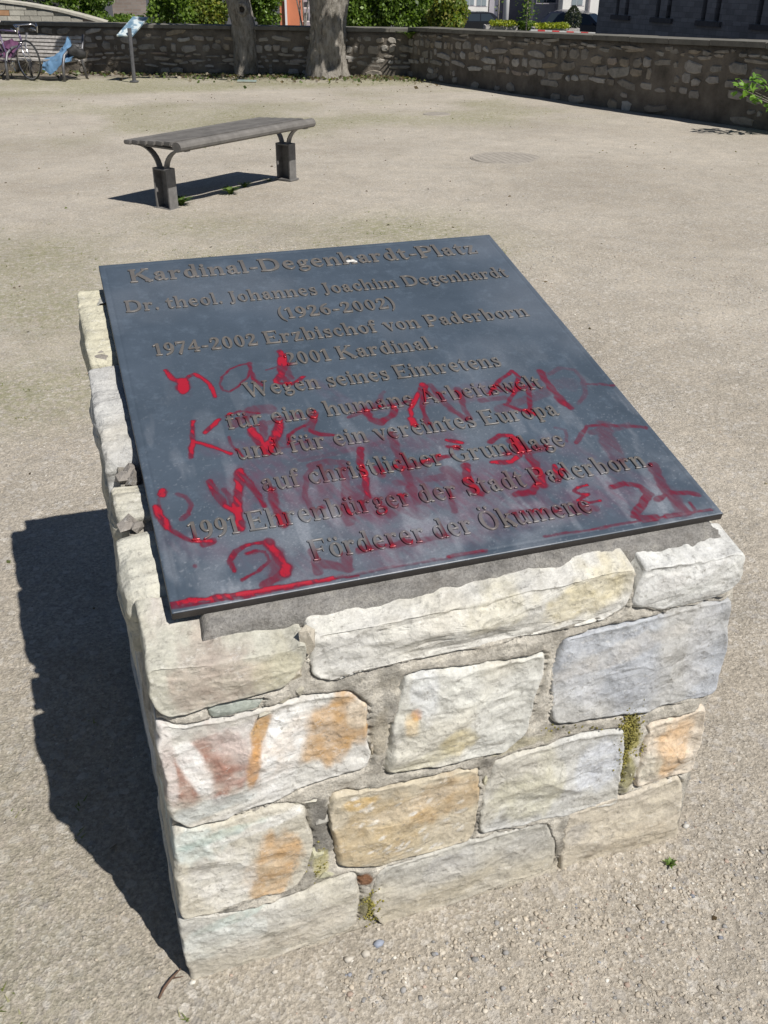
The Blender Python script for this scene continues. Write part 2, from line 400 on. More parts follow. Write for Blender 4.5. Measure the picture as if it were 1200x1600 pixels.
def stone_mat():
    m, nt, bs = mat_new('quarry_stone'); pos = N(nt, 'NewGeometry').outputs['Position']
    a = N(nt, 'Attribute', attribute_name='Col').outputs['Color']
    f = noise(nt, pos, 34, 8, .75); f2 = noise(nt, pos, 16, 8, .75, (1, 1, 2.2)); f3 = noise(nt, pos, 160, 4, .8)
    c = mixc(nt, 1, a, ramp(nt, f, [(.25, (.70, .69, .67)), (.5, (1, 1, 1)), (.75, (1.16, 1.16, 1.15))]), 'MULTIPLY')
    c = mixc(nt, 1, c, ramp(nt, f2, [(.3, (.88, .87, .85)), (.48, (1, 1, 1)), (.7, (1.07, 1.07, 1.04))]), 'MULTIPLY')
    c = mixc(nt, 1, c, ramp(nt, f3, [(.3, (.82, .82, .82)), (.5, (1, 1, 1)), (.7, (1.15, 1.15, 1.15))]), 'MULTIPLY')
    p1 = noise(nt, pos, 85, 3, .6); p2 = noise(nt, pos, 48, 7, .85, (1, 1, 1.8))
    c = mixc(nt, ramp(nt, p1, [(.62, (0, 0, 0)), (.70, (.55, .55, .55))]), c, (.20, .185, .16)); c = mixc(nt, ramp(nt, p2, [(.56, (0, 0, 0)), (.64, (.45, .45, .45))]), c, (.74, .73, .70))
    nt.links.new(c, bs.inputs['Base Color']); bs.inputs['Roughness'].default_value = .82; bs.inputs['Specular IOR Level'].default_value = .3
    wv = N(nt, 'TexNoise', Scale=30.0, Detail=4.0); nt.links.new(pos, wv.inputs['Vector']); vm = N(nt, 'VectorMath', operation='MULTIPLY_ADD'); nt.links.new(wv.outputs['Color'], vm.inputs[0]); vm.inputs[1].default_value = (.03, .03, .03); nt.links.new(pos, vm.inputs[2])
    vo = N(nt, 'TexVoronoi', Scale=26.0); nt.links.new(vm.outputs[0], vo.inputs['Vector']); vo2 = N(nt, 'TexVoronoi', Scale=85.0); nt.links.new(vm.outputs[0], vo2.inputs['Vector'])
    b = bump(nt, bs, vo.outputs['Distance'], .45, .012); b = bump(nt, bs, vo2.outputs['Distance'], .35, .004, b); b = bump(nt, bs, noise(nt, pos, 60, 10, .85), .55, .006, b)
    bump(nt, bs, f3, .35, .0015, b)
    return m
STM = stone_mat()
def fp(*pts):  # surveyed outline on the front face
    return [(on_plane(x, y, (0, 0, 0), (0, -1, 0))[0], on_plane(x, y, (0, 0, 0), (0, -1, 0))[2]) for x, y in pts]
SL = (0, ct, st_)
GREY, CREAM, PALE, BLUE = (.46, .46, .44), (.56, .54, .46), (.58, .57, .53), (.43, .46, .50)
# capstones
stone(fp((228,1043),(300,1035),(400,1020),(452,1012),(474,1004),(470,1030),(455,1052),(438,1066),(345,1092),(262,1114),(242,1098)), out=.012, back=.135, seed=1, base=(.47, .46, .39), ext=SL, edge=.006, rel=.004, sidej=.010, jit=.003,
      stains=((330, 1060, 45, 60, 80, (.40, .30, .26), .5), (300, 985, 60, 30, 0, (.52, .47, .46), .5), (430, 1040, 30, 25, 30, (.50, .47, .34), .6)), rings=30, n=200)
stone(fp((486,994),(560,985),(640,965),(720,950),(808,930),(900,910),(992,887),(985,915),(973,946),(942,961),(896,976),(777,997),(679,1020),(563,1045),(513,1060),(490,1052)), out=.006, back=.062, seed=2, base=PALE, ext=SL, edge=.010, rel=.008, jit=.004, sidej=.006,
      stains=((930, 925, 70, 30, 15, (.62, .53, .28), .55), (780, 950, 50, 25, 10, (.60, .55, .38), .4), (540, 1020, 40, 30, 0, (.62, .62, .61), .5)), rings=30, n=240)
stone(fp((1010,889),(1060,881),(1110,873),(1159,866),(1154,905),(1128,929),(1066,945),(1025,949),(990,944),(1000,915)), out=.006, back=.075, seed=3, base=(.54, .545, .53), ext=SL, edge=.010, rel=.006, sidej=.006,
      stains=((1045, 905, 25, 12, 10, (.40, .38, .36), .6), (1080, 890, 80, 20, 10, (.62, .62, .61), .5)), rings=28, n=180)
# the low back part of the right-hand capstone
# second course
stone(fp((326,1104),(395,1091),(410,1090),(400,1103),(333,1118)), out=.003, back=.06, seed=4, base=(.36, .40, .36), edge=.006, rel=.002, jit=.002, n=60, rings=8)
stone(fp((243,1127),(276,1134),(340,1122),(395,1108),(479,1091),(548,1083),(572,1098),(574,1150),(571,1192),(513,1208),(464,1227),(435,1245),(347,1274),(292,1287),(269,1272)), out=.010, back=.33, seed=5, base=(.55, .54, .51), edge=.010, rel=.005,
      stains=((325, 1195, 58, 62, 80, RD, .85), (415, 1165, 18, 70, -8, (.45, .30, .18), .6), (300, 1190, 14, 58, 15, WH, .95), (385, 1150, 40, 40, 10, (.62, .58, .56), .6), (500, 1140, 78, 48, 20, OR, .9), (560, 1110, 22, 24, 0, (.66, .60, .50), .7), (440, 1165, 30, 92, -15, WH, .97), (405, 1135, 10, 26, -20, OR, .9), (395, 1190, 9, 40, -8, (.50, .28, .12), .9), (330, 1255, 60, 16, 10, (.56, .60, .60), .8), (400, 1110, 160, 10, 9, (.54, .52, .48), .9), (260, 1190, 10, 70, 0, (.66, .62, .60), .8)), rings=40, n=260)
stone(fp((634,1052),(690,1046),(736,1041),(800,1028),(848,1017),(846,1045),(834,1078),(826,1112),(816,1142),(787,1167),(740,1178),(689,1188),(601,1200),(604,1165),(612,1128),(622,1085)), out=.014, back=.12, seed=6, base=(.57, .57, .53), edge=.014, rel=.008,
      stains=((646, 1108, 9, 12, 0, (.55, .24, .07), .95), (638, 1125, 12, 26, 0, (.62, .45, .22), .6), (710, 1150, 26, 26, 40, YE, .45), (660, 1080, 20, 50, 0, (.62, .64, .66), .7), (650, 1185, 50, 16, 8, (.45, .42, .30), .6)), rings=34, n=220)
stone(fp((880,997),(960,980),(1040,958),(1141,932),(1131,1000),(1113,1077),(1060,1092),(1004,1108),(935,1118),(868,1127),(859,1120),(862,1085),(866,1045)), out=.010, back=.28, seed=7, base=(.40, .425, .47), edge=.010, rel=.005,
      stains=((905, 1060, 30, 60, 20, (.60, .61, .63), .7), (975, 1010, 100, 18, 14, (.47, .45, .42), .6), (1090, 1000, 30, 70, 0, (.55, .56, .58), .6), (1000, 1070, 40, 50, 0, (.44, .46, .50), .5)), rings=34, n=220)
# third course
stone(fp((273,1296),(320,1288),(358,1278),(442,1256),(475,1261),(483,1310),(479,1358),(457,1383),(410,1397),(358,1412),(320,1424),(288,1431),(281,1400),(276,1350)), out=.009, back=.25, seed=8, base=(.52, .50, .44), edge=.012, rel=.005,
      stains=((425, 1345, 42, 66, -15, (.50, .32, .16), .85), (350, 1370, 50, 60, 30, (.68, .67, .64), .8), (300, 1315, 40, 34, 0, (.58, .66, .65), .8), (400, 1285, 70, 10, 12, (.68, .68, .66), .8), (315, 1350, 16, 20, 0, (.36, .35, .34), .5), (340, 1300, 60, 8, 10, TE, .5)), rings=34, n=220)
stone(fp((519,1241),(600,1226),(680,1210),(747,1196),(742,1245),(731,1308),(690,1320),(637,1334),(590,1346),(560,1352),(530,1349),(518,1300)), out=.011, back=.12, seed=9, base=(.50, .44, .33), edge=.012, rel=.004,
      stains=((600, 1290, 90, 60, 10, (.46, .35, .20), .7), (700, 1240, 60, 40, 0, (.45, .31, .16), .6), (560, 1250, 26, 12, 0, (.60, .42, .18), .8), (650, 1250, 80, 14, 14, (.55, .48, .38), .6))
      +tuple((530+random.Random(i).random()*195, 1240+random.Random(i+99).random()*85, 5+4*random.Random(i+7).random(), 3, random.Random(i+3).random()*60, (.68, .66, .62), .8) for i in range(30)), rings=44, n=220)
stone(fp((772,1187),(830,1170),(891,1153),(976,1138),(970,1185),(963,1250),(925,1258),(891,1264),(818,1287),(752,1298),(750,1265),(757,1232)), out=.010, back=.12, seed=10, base=(.47, .47, .45), edge=.012, rel=.006,
      stains=((930, 1195, 44, 50, 0, (.54, .57, .63), .8), (820, 1240, 60, 50, 0, (.50, .48, .36), .6), (860, 1200, 20, 40, 20, (.56, .54, .44), .5), (785, 1275, 8, 10, 0, DK, .6)), rings=30, n=200)
stone(fp((1011,1132),(1050,1118),(1099,1104),(1090,1150),(1079,1202),(1041,1213),(994,1227),(996,1200),(1003,1180),(1005,1155)), out=.010, back=.22, seed=11, base=(.58, .50, .40), edge=.014, rel=.008,
      stains=((1050, 1160, 34, 60, -10, (.62, .42, .24), .8), (1012, 1195, 20, 36, 0, (.58, .56, .48), .7), (1090, 1160, 8, 60, -10, (.66, .60, .52), .6)), rings=26, n=160)
# bottom course
stone(fp((281,1436),(330,1428),(383,1417),(479,1392),(552,1362),(560,1392),(557,1436),(512,1461),(450,1482),(405,1501),(350,1517),(303,1533),(292,1500)), out=.008, back=.30, seed=12, base=(.47, .46, .42), edge=.010, rel=.004,
      stains=((330, 1465, 70, 34, 10, (.62, .66, .65), .75), (300, 1445, 18, 10, 0, (.30, .30, .29), .5), (330, 1465, 10, 8, 0, (.30, .30, .29), .5), (360, 1430, 60, 8, 12, TE, .4), (480, 1440, 80, 30, 14, (.50, .46, .40), .6), (380, 1470, 30, 26, 0, (.66, .65, .62), .6)), rings=34, n=220)
stone(fp((591,1359),(660,1336),(730,1313),(800,1297),(853,1282),(866,1320),(862,1350),(782,1380),(653,1425),(601,1445),(578,1420),(584,1390)), out=.008, back=.12, seed=13, base=(.45, .44, .40), edge=.012, rel=.005,
      stains=((700, 1350, 50, 26, 20, (.44, .44, .44), .6), (820, 1320, 40, 30, 0, (.42, .42, .41), .5), (680, 1400, 120, 26, 16, (.50, .46, .37), .7)), rings=30, n=200)
stone(fp((885,1272),(970,1243),(1061,1212),(1063,1260),(1056,1300),(1046,1335),(960,1365),(882,1390),(876,1350),(880,1312)), out=.008, back=.25, seed=14, base=(.50, .45, .37), edge=.012, rel=.005,
      stains=((900, 1300, 26, 20, 40, (.40, .39, .38), .6), (925, 1325, 7, 26, -25, (.24, .20, .17), .7), (990, 1310, 80, 40, 14, (.53, .46, .36), .6)), rings=30, n=200)
rnd = random.Random(5)
def quad(a0, a1, b0, b1, j=.012):
    f = lambda: rnd.uniform(-j, j)
    return [(a0+f(), b0+f()), ((a0+a1)/2, b0+f()), (a1+f(), b0+f()), (a1+f(), (b0+b1)/2), (a1+f(), b1+f()), ((a0+a1)/2, b1+f()), (a0+f(), b1+f()), (a0+f(), (b0+b1)/2)]
topz = lambda y: ZF+math.tan(TT)*y
pal = [GREY, CREAM, PALE, BLUE, (.50, .42, .30), (.44, .43, .38)]
sd_ = 30
# left face: cap row (y spans), then courses; a = -y
for (y0, y1, h, c, o) in ((.79, 1.075, .085, (.50, .475, .36), .010), (.48, .775, .11, (.44, .44, .43), .012), (.325, .405, .08, (.45, .44, .38), .006), (.142, .285, .10, (.50, .49, .42), .012)):
    sd_ += 1
    xi = lambda: rnd.uniform(-.008, .008)
    stone([(-y1, topz(y1)-h+xi()), (-(y0+y1)/2, topz((y0+y1)/2)-h+xi()), (-y0, topz(y0)-h+xi()), (-y0+.004, topz(y0)-.004), (-(y0+y1)/2, topz((y0+y1)/2)+.003), (-y1, topz(y1)-.003)], 'left', out=o, back=.13, seed=sd_, base=c, edge=.02, rel=.008, jit=.006, sidej=.008, n=170, rings=22)
rows = [(.0, .165), (.182, .385), (.402, .598)]
starts = {0: .31, 1: .26, 2: .34}
for r, (b0, b1) in enumerate(rows):
    y = starts[r]
    while y < D-.05:
        y1 = min(D-.005, y+rnd.uniform(.2, .36)); 
        if D-y1 < .13: y1 = D-.005
        sd_ += 1
        stone(quad(-y1, -y-.0, b0, b1), 'left', out=rnd.uniform(.006, .014), back=.08, seed=sd_, base=rnd.choice(pal), edge=.02, rel=.004, n=90, rings=12); y = y1+.018
for (y0, y1) in ((.37, .70), (.72, 1.08)):
    sd_ += 1
    stone([(-y1, .62), (-y0, .615), (-y0, topz(y0)-.125), (-y1, topz(y1)-.115)], 'left', out=.009, back=.08, seed=sd_, base=rnd.choice(pal), edge=.02, n=90, rings=12)
# right and back faces
for face, L, c0 in (('right', D, {0: .27, 1: .24, 2: .30}), ('back', W, {0: .0, 1: .0, 2: .0})):
    for r, (b0, b1) in enumerate(rows):
        y = c0[r]
        while y < L-.05:
            y1 = min(L-.005, y+rnd.uniform(.22, .38)); 
            if L-y1 < .13: y1 = L-.005
            sd_ += 1
            stone(quad(y, y1, b0, b1), face, out=rnd.uniform(.004, .012), back=.08, seed=sd_, base=rnd.choice(pal), edge=.02, n=64, rings=9); y = y1+.018
for (y0, y1) in ((.09, .42), (.44, .75), (.77, 1.08)):
    sd_ += 1
    stone([(y0, .62), (y1, .62), (y1, topz(y1)-.004), (y0, topz(y0)-.004)], 'right', out=.008, back=.1, seed=sd_, base=rnd.choice(pal), edge=.02, n=70, rings=10)
for (y0, y1) in ((.02, .33), (.35, .70), (.72, 1.0)):
    sd_ += 1
    stone([(y0, .62), (y1, .62), (y1, topz(D)-.006), (y0, topz(D)-.006)], 'back', out=.008, back=.1, seed=sd_, base=rnd.choice(pal), edge=.02, n=70, rings=10)
# mortar body behind the stones
def mortar_mat():
    m, nt, bs = mat_new('mortar'); pos = N(nt, 'NewGeometry').outputs['Position']
    a = N(nt, 'Attribute', attribute_name='Col').outputs['Color']
    f = noise(nt, pos, 18, 8, .75); f3 = noise(nt, pos, 190, 4, .8)
    c = mixc(nt, 1, a, ramp(nt, f, [(.3, (.72, .70, .67)), (.5, (1, 1, 1)), (.72, (1.14, 1.12, 1.06))]), 'MULTIPLY')
    c = mixc(nt, 1, c, ramp(nt, f3, [(.3, (.65, .65, .65)), (.5, (1, 1, 1)), (.7, (1.3, 1.3, 1.3))]), 'MULTIPLY')
    nt.links.new(c, bs.inputs['Base Color']); bs.inputs['Roughness'].default_value = .95; bs.inputs['Specular IOR Level'].default_value = .2
    b = bump(nt, bs, f, .7, .014); bump(nt, bs, f3, 1.0, .0045, b)
    return m
MOM = mortar_mat()
def slabgrid(name, O, ea, eb, en, A, B, st, hfun, cfun, mat, parent, depth):
    na, nb = max(2, int(A/st)), max(2, int(B/st)); a, b = np.meshgrid(np.linspace(0, A, na), np.linspace(0, B, nb))
    O, ea, eb, en = (np.array(v, float) for v in (O, ea, eb, en))
    P = O+a[..., None]*ea+b[..., None]*eb
    e = np.minimum(np.minimum(a, A-a), np.minimum(b, B-b))
    P = P+(hfun(P, e)[..., None])*en
    # turned-down skirt
    I = np.arange(na*nb).reshape(nb, na)
    V = P.reshape(-1, 3); F = np.stack([I[:-1, :-1], I[:-1, 1:], I[1:, 1:], I[1:, :-1]], -1).reshape(-1, 4)
    rim = np.concatenate([I[0, :], I[1:, -1], I[-1, -2::-1], I[-2:0:-1, 0]])
    low = V[rim]-en*depth; j = len(V)+np.arange(len(rim)); V = np.vstack([V, low])
    r2, j2 = np.roll(rim, -1), np.roll(j, -1)
    F = np.vstack([F, np.stack([r2, rim, j, j2], -1)])
    return meshnp(name, V, F, mat, parent, col=cfun(V))
def mcol(V):
    f = fbm(V*6, 4, 70); g2 = fbm(V*22, 4, 77)
    c = np.array((.56, .53, .47))*(1+.15*f+.25*g2-.35*sstep(.15, .4, fbm(V*27, 4, 78)))[:, None]
    def blob(x, y, rx, ry, cc, k):
        nonlocal c
        q = on_plane(x, y, (0, 0, 0), (0, -1, 0)); d = np.hypot((V[:, 0]-q[0])/(rx/790), (V[:, 2]-q[2])/(ry/790))+.5*fbm(V*40, 3, 5)+np.abs(V[:, 1])*3
        w = np.clip(sstep(1.1, .7, d)*k, 0, 1)[:, None]; c = c*(1-w)+np.array(cc)*w
    blob(500, 1290, 24, 70, (.15, .145, .135), .75); blob(500, 1345, 14, 30, (.58, .54, .24), .6); blob(512, 1385, 40, 20, (.25, .24, .18), .6)
    blob(570, 1370, 12, 14, (.24, .11, .05), .9); blob(575, 1410, 16, 30, (.15, .14, .05), .85)
    blob(980, 1150, 20, 50, (.42, .38, .10), .8); blob(975, 1205, 16, 40, (.30, .28, .10), .7); blob(868, 1330, 20, 30, (.22, .20, .17), .6)
    blob(590, 1140, 16, 50, (.38, .33, .24), .5); blob(800, 1160, 60, 14, (.44, .40, .22), .4); blob(620, 1090, 20, 16, (.24, .23, .21), .5)
    low = sstep(.1, 0, V[:, 2])[:, None]*.6
    return np.clip(c*(1-low)+np.array((.46, .41, .32))*low, .02, .8)
def hf(P, e): return .006*fbm(P*8, 3, 60)+.0065*fbm(P*34, 4, 61)+.0075
def hfront(P, e):
    Q = np.concatenate(OUTL); X_ = P.reshape(-1, 3)[:, [0, 2]]; dm_ = np.empty(len(X_)); nd = np.empty(len(X_))
    for i in range(0, len(X_), 4000):
        dx = X_[i:i+4000, None, :]-Q[None]; d2 = (dx**2).sum(-1); j = d2.argmin(1); dm_[i:i+4000] = d2[np.arange(len(j)), j]**.5; nd[i:i+4000] = dx[np.arange(len(j)), j, 1]
    below = sstep(.004, -.004, nd); k = np.exp(-(dm_/.0048)**2)*(.25+.75*below)*sstep(-.25, .25, fbm(P.reshape(-1, 3)*11, 3, 99)+.35*below)
    ins = np.zeros(len(X_), bool)
    for O in OUTL:
        lo, hi = O.min(0), O.max(0); m_ = np.where((X_ > lo).all(1) & (X_ < hi).all(1))[0]; q = X_[m_]; a, b = O, np.roll(O, -1, 0); cr = np.zeros(len(q), bool)
        for (x1, y1), (x2, y2) in zip(a, b):
            if y1 == y2: continue
            c_ = (y1 > q[:, 1]) != (y2 > q[:, 1]); cr ^= c_ & (q[:, 0] < (x2-x1)*(q[:, 1]-y1)/(y2-y1)+x1)
        ins[m_] |= cr
    k = k+ins*sstep(.003, .007, dm_)*2
    return hf(P, e)-.012*sstep(.03, 0, e)-.016*k.reshape(P.shape[:2])
slabgrid('mortar', (.004, .0, -.02), (1, 0, 0), (0, 0, 1), (0, -1, 0), W-.008, ZF+.005, .0032, hfront, mcol, MOM, ped, .02)
slabgrid('mortar', (.006, D-.004, -.02), (0, -1, 0), (0, 0, 1), (-1, 0, 0), D-.012, ZF-.06, .01, lambda P, e: hf(P, e)-.012*sstep(.03, 0, e)+.0, mcol, MOM, ped, .02)
slabgrid('mortar', (W-.006, .004, -.02), (0, 1, 0), (0, 0, 1), (1, 0, 0), D-.012, ZF-.06, .02, hf, mcol, MOM, ped, .02)
slabgrid('mortar', (W-.004, D-.006, -.02), (-1, 0, 0), (0, 0, 1), (0, 1, 0), W-.012, ZF+.16, .02, hf, mcol, MOM, ped, .02)
# mortar under the capstones' top and the bed the plaque lies in
slabgrid('mortar_bed', (.012, .012, ZF-.008), (1, 0, 0), SL, (0, -st_, ct), W-.024, (D-.03)/ct, .006, lambda P, e: .004*fbm(P*30, 4, 62)-.003, lambda V: np.clip(mcol(V)*.8, 0, 1), MOM, ped, .16)
def bedh(P, e):
    edge_ = e+.014*fbm(P*12, 3, 64)+.006*fbm(P*50, 2, 65)
    return .022*sstep(-.001, .016, edge_)+.0025*fbm(P*25, 4, 66)-.001
slabgrid('mortar_bed', (.088, .034, ZF+.008), (1, 0, 0), SL, (0, -st_, ct), .922, 1.06, .0045, lambda P, e: np.minimum(bedh(P, e), .0185), lambda V: np.clip(np.array((.29, .28, .265))*(1+.3*fbm(V*14, 4, 68)+.25*fbm(V*60, 2, 69))[:, None], .05, .8), MOM, ped, .03)
# rubble chips packed in the joints
chips = []
def chip(p, s, c, name='stone_chip'):
    r_ = np.random.default_rng(int(p[0]*9000+p[2]*777) & 0xffff)
    V = ICO*(1+.25*r_.standard_normal((12, 1)))*np.array(s)*.5+np.array(p)
    f = np.repeat(V[ICF].reshape(-1, 3), 1, 0)
    return meshnp(name, f, np.arange(60).reshape(20, 3), STM, ped, smooth=False, col=np.tile(np.array(c), (60, 1)))
for (x, y, sx1, sy1, c) in ((460,1050,.03,.045,(.42,.38,.30)),(468,1075,.022,.02,(.38,.36,.30)),(440,1085,.05,.022,(.45,.42,.34)),(415,1110,.03,.014,(.44,.42,.36)),(497,1330,.03,.05,(.46,.45,.32)),(500,1280,.03,.025,(.36,.35,.32)),(506,1365,.04,.022,(.42,.41,.30)),(590,1110,.02,.05,(.40,.36,.30)),(582,1160,.018,.06,(.40,.35,.27)),(480,1000,.022,.05,(.47,.43,.36)),(985,1205,.014,.05,(.40,.38,.28)),(865,1370,.02,.02,(.35,.32,.28)),(757,1215,.015,.04,(.42,.40,.30)),(478,1250,.05,.014,(.46,.44,.36))):
    q = on_plane(x, y, (0, 0, 0), (0, -1, 0)); chip((q[0], -.0005, q[2]), (sx1, .018, sy1), c)
for (x, y) in ((203, 735), (192, 745), (210, 742), (160, 560), (203, 815), (196, 822), (212, 820), (210, 750)):
    n_ = (0, -st_, ct); q = on_plane(x, y, (0, 0, ZF-.004), n_); chip(q, (.03, .035, .022), (.25, .23, .21))
# moss in the joints
mm = simple('moss', (.11, .105, .03), .95, var=.5, scale=45, c2=(.34, .30, .07))
def moss(pts, name='moss'):
    r_ = np.random.default_rng(3); V = []; F = []; n = 0
    for (x, y, rx, ry, cnt) in pts:
        for i in range(cnt):
            q = on_plane(x+r_.normal()*rx, y+r_.normal()*ry, (0, 0, 0), (0, -1, 0))
            s = r_.uniform(.001, .0030); V.append(ICO*(1+.2*r_.standard_normal((12, 1)))*s*np.array((1, .6, 1))+np.array((q[0], -.002-r_.random()*.005, q[2]))); F.append(ICF+n); n += 12
    return tag(meshnp(name, np.vstack(V), np.vstack(F), mm, ped), kind='stuff')
moss(((985, 1140, 9, 20, 420), (976, 1180, 6, 20, 260), (578, 1415, 7, 11, 200), (870, 1135, 60, 3, 40), (496, 1350, 8, 18, 40)))
# ------------------------------------------------------------------ plaque
PX, PY, PZ, PW, PD = 0.0498, 0.0609, 0.762, 0.9649, 1.0758
PN = np.array((0, -st_, ct)); PV = np.array(SL); PU = np.array((1., 0, 0)); PO = np.array((PX, PY, PZ))
TH = .0145
plq = empty('memorial_plaque', PO, 0, 'dark slate-blue metal plaque with raised lettering and red graffiti on the stone pedestal', 'plaque')
def uv(x, y):
    q = on_plane(x, y, PO, PN)-PO; return np.array((q[0], q@PV))
STROKES = [  # points in photo pixels surveyed onto the plaque, width, strength
 ([(258,578),(270,592),(285,601)], 9, 1), ([(285,596),(284,604),(288,610)], 20, 1), ([(286,600),(294,588),(304,584),(315,590),(324,598),(331,608),(336,620)], 8, .95),
 ([(392,568),(375,570),(360,577),(346,590),(344,600),(350,610),(360,612),(372,605),(384,592),(390,580)], 5, .7), ([(389,567),(391,580),(395,592),(411,602)], 8, .75),
 ([(437,550),(443,560),(446,572),(440,585),(432,594)], 12, .9), ([(437,560),(436,578),(444,590),(452,600)], 9, .85), ([(430,597),(450,601),(464,597),(474,589)], 7, .9), ([(416,578),(432,573),(449,570)], 4, .6), ([(449,575),(455,590)], 12, .5),
 ([(302,658),(301,675),(300,695),(299,714)], 8, .9), ([(341,655),(333,664),(320,676)], 8, .9), ([(300,690),(320,695),(340,701),(360,709)], 7, .85),
 ([(354,650),(375,642),(404,646)], 6, .7), ([(365,665),(385,652),(400,640)], 16, .45), ([(358,683),(361,695),(370,705),(380,716)], 5, .6), ([(392,671),(402,685),(417,706)], 16, 1), ([(437,662),(432,678),(424,695),(417,706)], 16, .9), ([(410,660),(410,690)], 14, .5),
 ([(450,694),(450,680),(462,670),(483,662),(493,644)], 6, .75), ([(493,644),(490,660),(486,673),(500,678),(521,680)], 8, .75), ([(440,700),(480,690)], 5, .4), ([(488,645),(480,670)], 14, .35),
 ([(545,652),(580,640),(617,632),(640,629)], 7, .55), ([(570,640),(580,655),(596,661),(613,650),(618,640)], 13, .7), ([(600,612),(585,635)], 8, .3),
 ([(659,600),(652,620),(641,640),(645,658)], 9, .85), ([(645,655),(648,664)], 16, 1), ([(664,603),(660,635),(668,662)], 10, .8), ([(672,602),(690,622),(706,640),(728,656)], 11, .55), ([(716,608),(722,630),(733,655)], 12, .5),
 ([(765,616),(780,594),(800,580),(810,590),(805,610),(792,632)], 8, .8), ([(790,632),(812,640),(836,646)], 10, .8), ([(770,608),(800,612),(838,600)], 9, .6), ([(826,610),(828,645)], 9, .7), ([(752,625),(790,622)], 12, .4),
 ([(843,580),(856,600),(872,620),(890,637)], 14, .75), ([(858,584),(875,575),(897,578),(912,595),(915,615),(904,630)], 9, .3), ([(918,600),(938,600),(958,602)], 6, .5), ([(868,600),(890,600)], 36, .14),
 ([(255,766),(253,773)], 13, 1), ([(245,792),(250,806),(262,824)], 12, .95), ([(262,824),(280,836),(300,846),(330,846)], 7, .85), ([(277,771),(290,776),(299,788),(295,803),(284,812)], 7, .6), ([(247,790),(250,775),(262,768)], 4, .4), ([(320,850),(334,846)], 12, .8), ([(304,884),(306,886)], 6, .6),
 ([(328,752),(338,772),(352,790),(368,800)], 10, .85), ([(375,735),(373,760),(370,790),(376,825)], 14, .9), ([(376,736),(390,755),(402,772),(414,790)], 10, .8), ([(350,765),(368,795)], 8, .5), ([(425,765),(430,790),(442,820)], 13, .7),
 ([(492,724),(478,745),(476,775),(492,806),(506,792)], 9, .45), ([(487,728),(510,720),(535,723),(540,750),(540,790),(545,815)], 16, .45), ([(512,726),(505,780)], 22, .25),
 ([(564,702),(563,722),(572,748),(576,778)], 12, .8), ([(612,680),(620,705),(635,740),(650,786)], 14, .5), ([(608,732),(640,728),(700,712)], 10, .7), ([(590,730),(596,742)], 14, .6), ([(650,728),(655,800)], 30, .22),
 ([(697,687),(712,690),(722,692)], 8, .9), ([(700,697),(716,700)], 8, .7), ([(728,728),(732,750),(746,770),(752,772)], 14, .8), ([(660,600),(661,601)], 9, .8),
 ([(766,690),(782,680),(800,682),(818,695),(812,712),(800,722),(768,722)], 9, .9), ([(800,690),(815,705)], 18, .9), ([(820,704),(834,722),(846,748),(832,768),(806,772)], 13, .75), ([(842,735),(848,758)], 16, .8), ([(866,728),(870,740)], 9, .9),
 ([(900,692),(909,680),(918,666),(940,664),(975,665),(1008,668)], 8, .6), ([(943,665),(950,690),(962,716)], 26, .32), ([(868,668),(884,672),(886,690)], 5, .35), ([(925,676),(980,664)], 14, .3),
 ([(918,758),(902,763),(896,767),(908,772),(921,772)], 5, .9), ([(921,772),(902,782),(920,786),(938,782)], 6, .9), ([(900,785),(915,800)], 12, .35),
 ([(957,761),(975,756),(1000,760),(1013,772),(1004,788),(990,806),(1006,811),(1024,808)], 12, .75), ([(1020,727),(1030,748),(1040,768),(1062,790),(1072,800)], 16, .55), ([(1027,780),(1050,770),(1075,770),(1090,773)], 11, .65), ([(1050,775),(1065,800)], 22, .4), ([(1078,785),(1086,797)], 6, .6),
 ([(366,893),(358,878),(368,862),(384,852),(405,848),(422,848)], 7, .8), ([(384,866),(400,860),(412,862),(420,876),(404,892),(378,906)], 5, .75), ([(421,848),(432,868),(446,885),(446,896)], 17, .85), ([(446,890),(430,905),(412,914)], 12, .7), ([(430,860),(436,900)], 22, .45), ([(384,866),(400,862)], 7, .5),
 ([(268,944),(300,938),(360,930),(440,917),(520,904)], 8, 1), ([(268,949),(400,929),(560,898)], 5, .8), ([(520,903),(600,888),(760,862)], 5, .35), ([(850,838),(930,826),(1060,803),(1110,796)], 5, .6), ([(700,869),(760,859)], 6, .7), ([(1040,806),(1062,803)], 9, .8),
 ([(500,880),(545,890),(540,868)], 14, .55), ([(489,862),(498,895)], 12, .55), ([(560,800),(640,790)], 30, .2), ([(560,770),(600,800),(620,780)], 34, .4), ([(780,640),(860,610)], 20, .3), ([(390,640),(420,640)], 20, .4), ([(700,735),(730,760)], 24, .35), ([(700,770),(712,800)], 10, .4),
 ([(880,735),(872,752)], 12, .6), ([(690,745),(620,755)], 16, .35), ([(790,710),(850,700)], 14, .5), ([(560,860),(640,846)], 12, .55), ([(640,850),(700,836)], 12, .4), ([(800,800),(860,800),(930,795)], 14, .4), ([(420,660),(470,650)], 12, .4), ([(470,720),(540,705),(600,690)], 10, .2),
]
SMEAR = [((400,760),(640,780),110,.55), ((560,800),(820,740),110,.7), ((440,700),(700,690),60,.45), ((600,850),(960,770),90,.5), ((330,700),(500,700),40,.35), ((560,640),(830,600),40,.4), ((860,690),(1050,770),40,.3), ((490,600),(560,640),30,.25), ((280,850),(480,880),60,.25)]
SUV = [([uv(*p) for p in pts], w, k) for pts, w, k in STROKES]
MUV = [(uv(*a), uv(*b), w, k) for a, b, w, k in SMEAR]
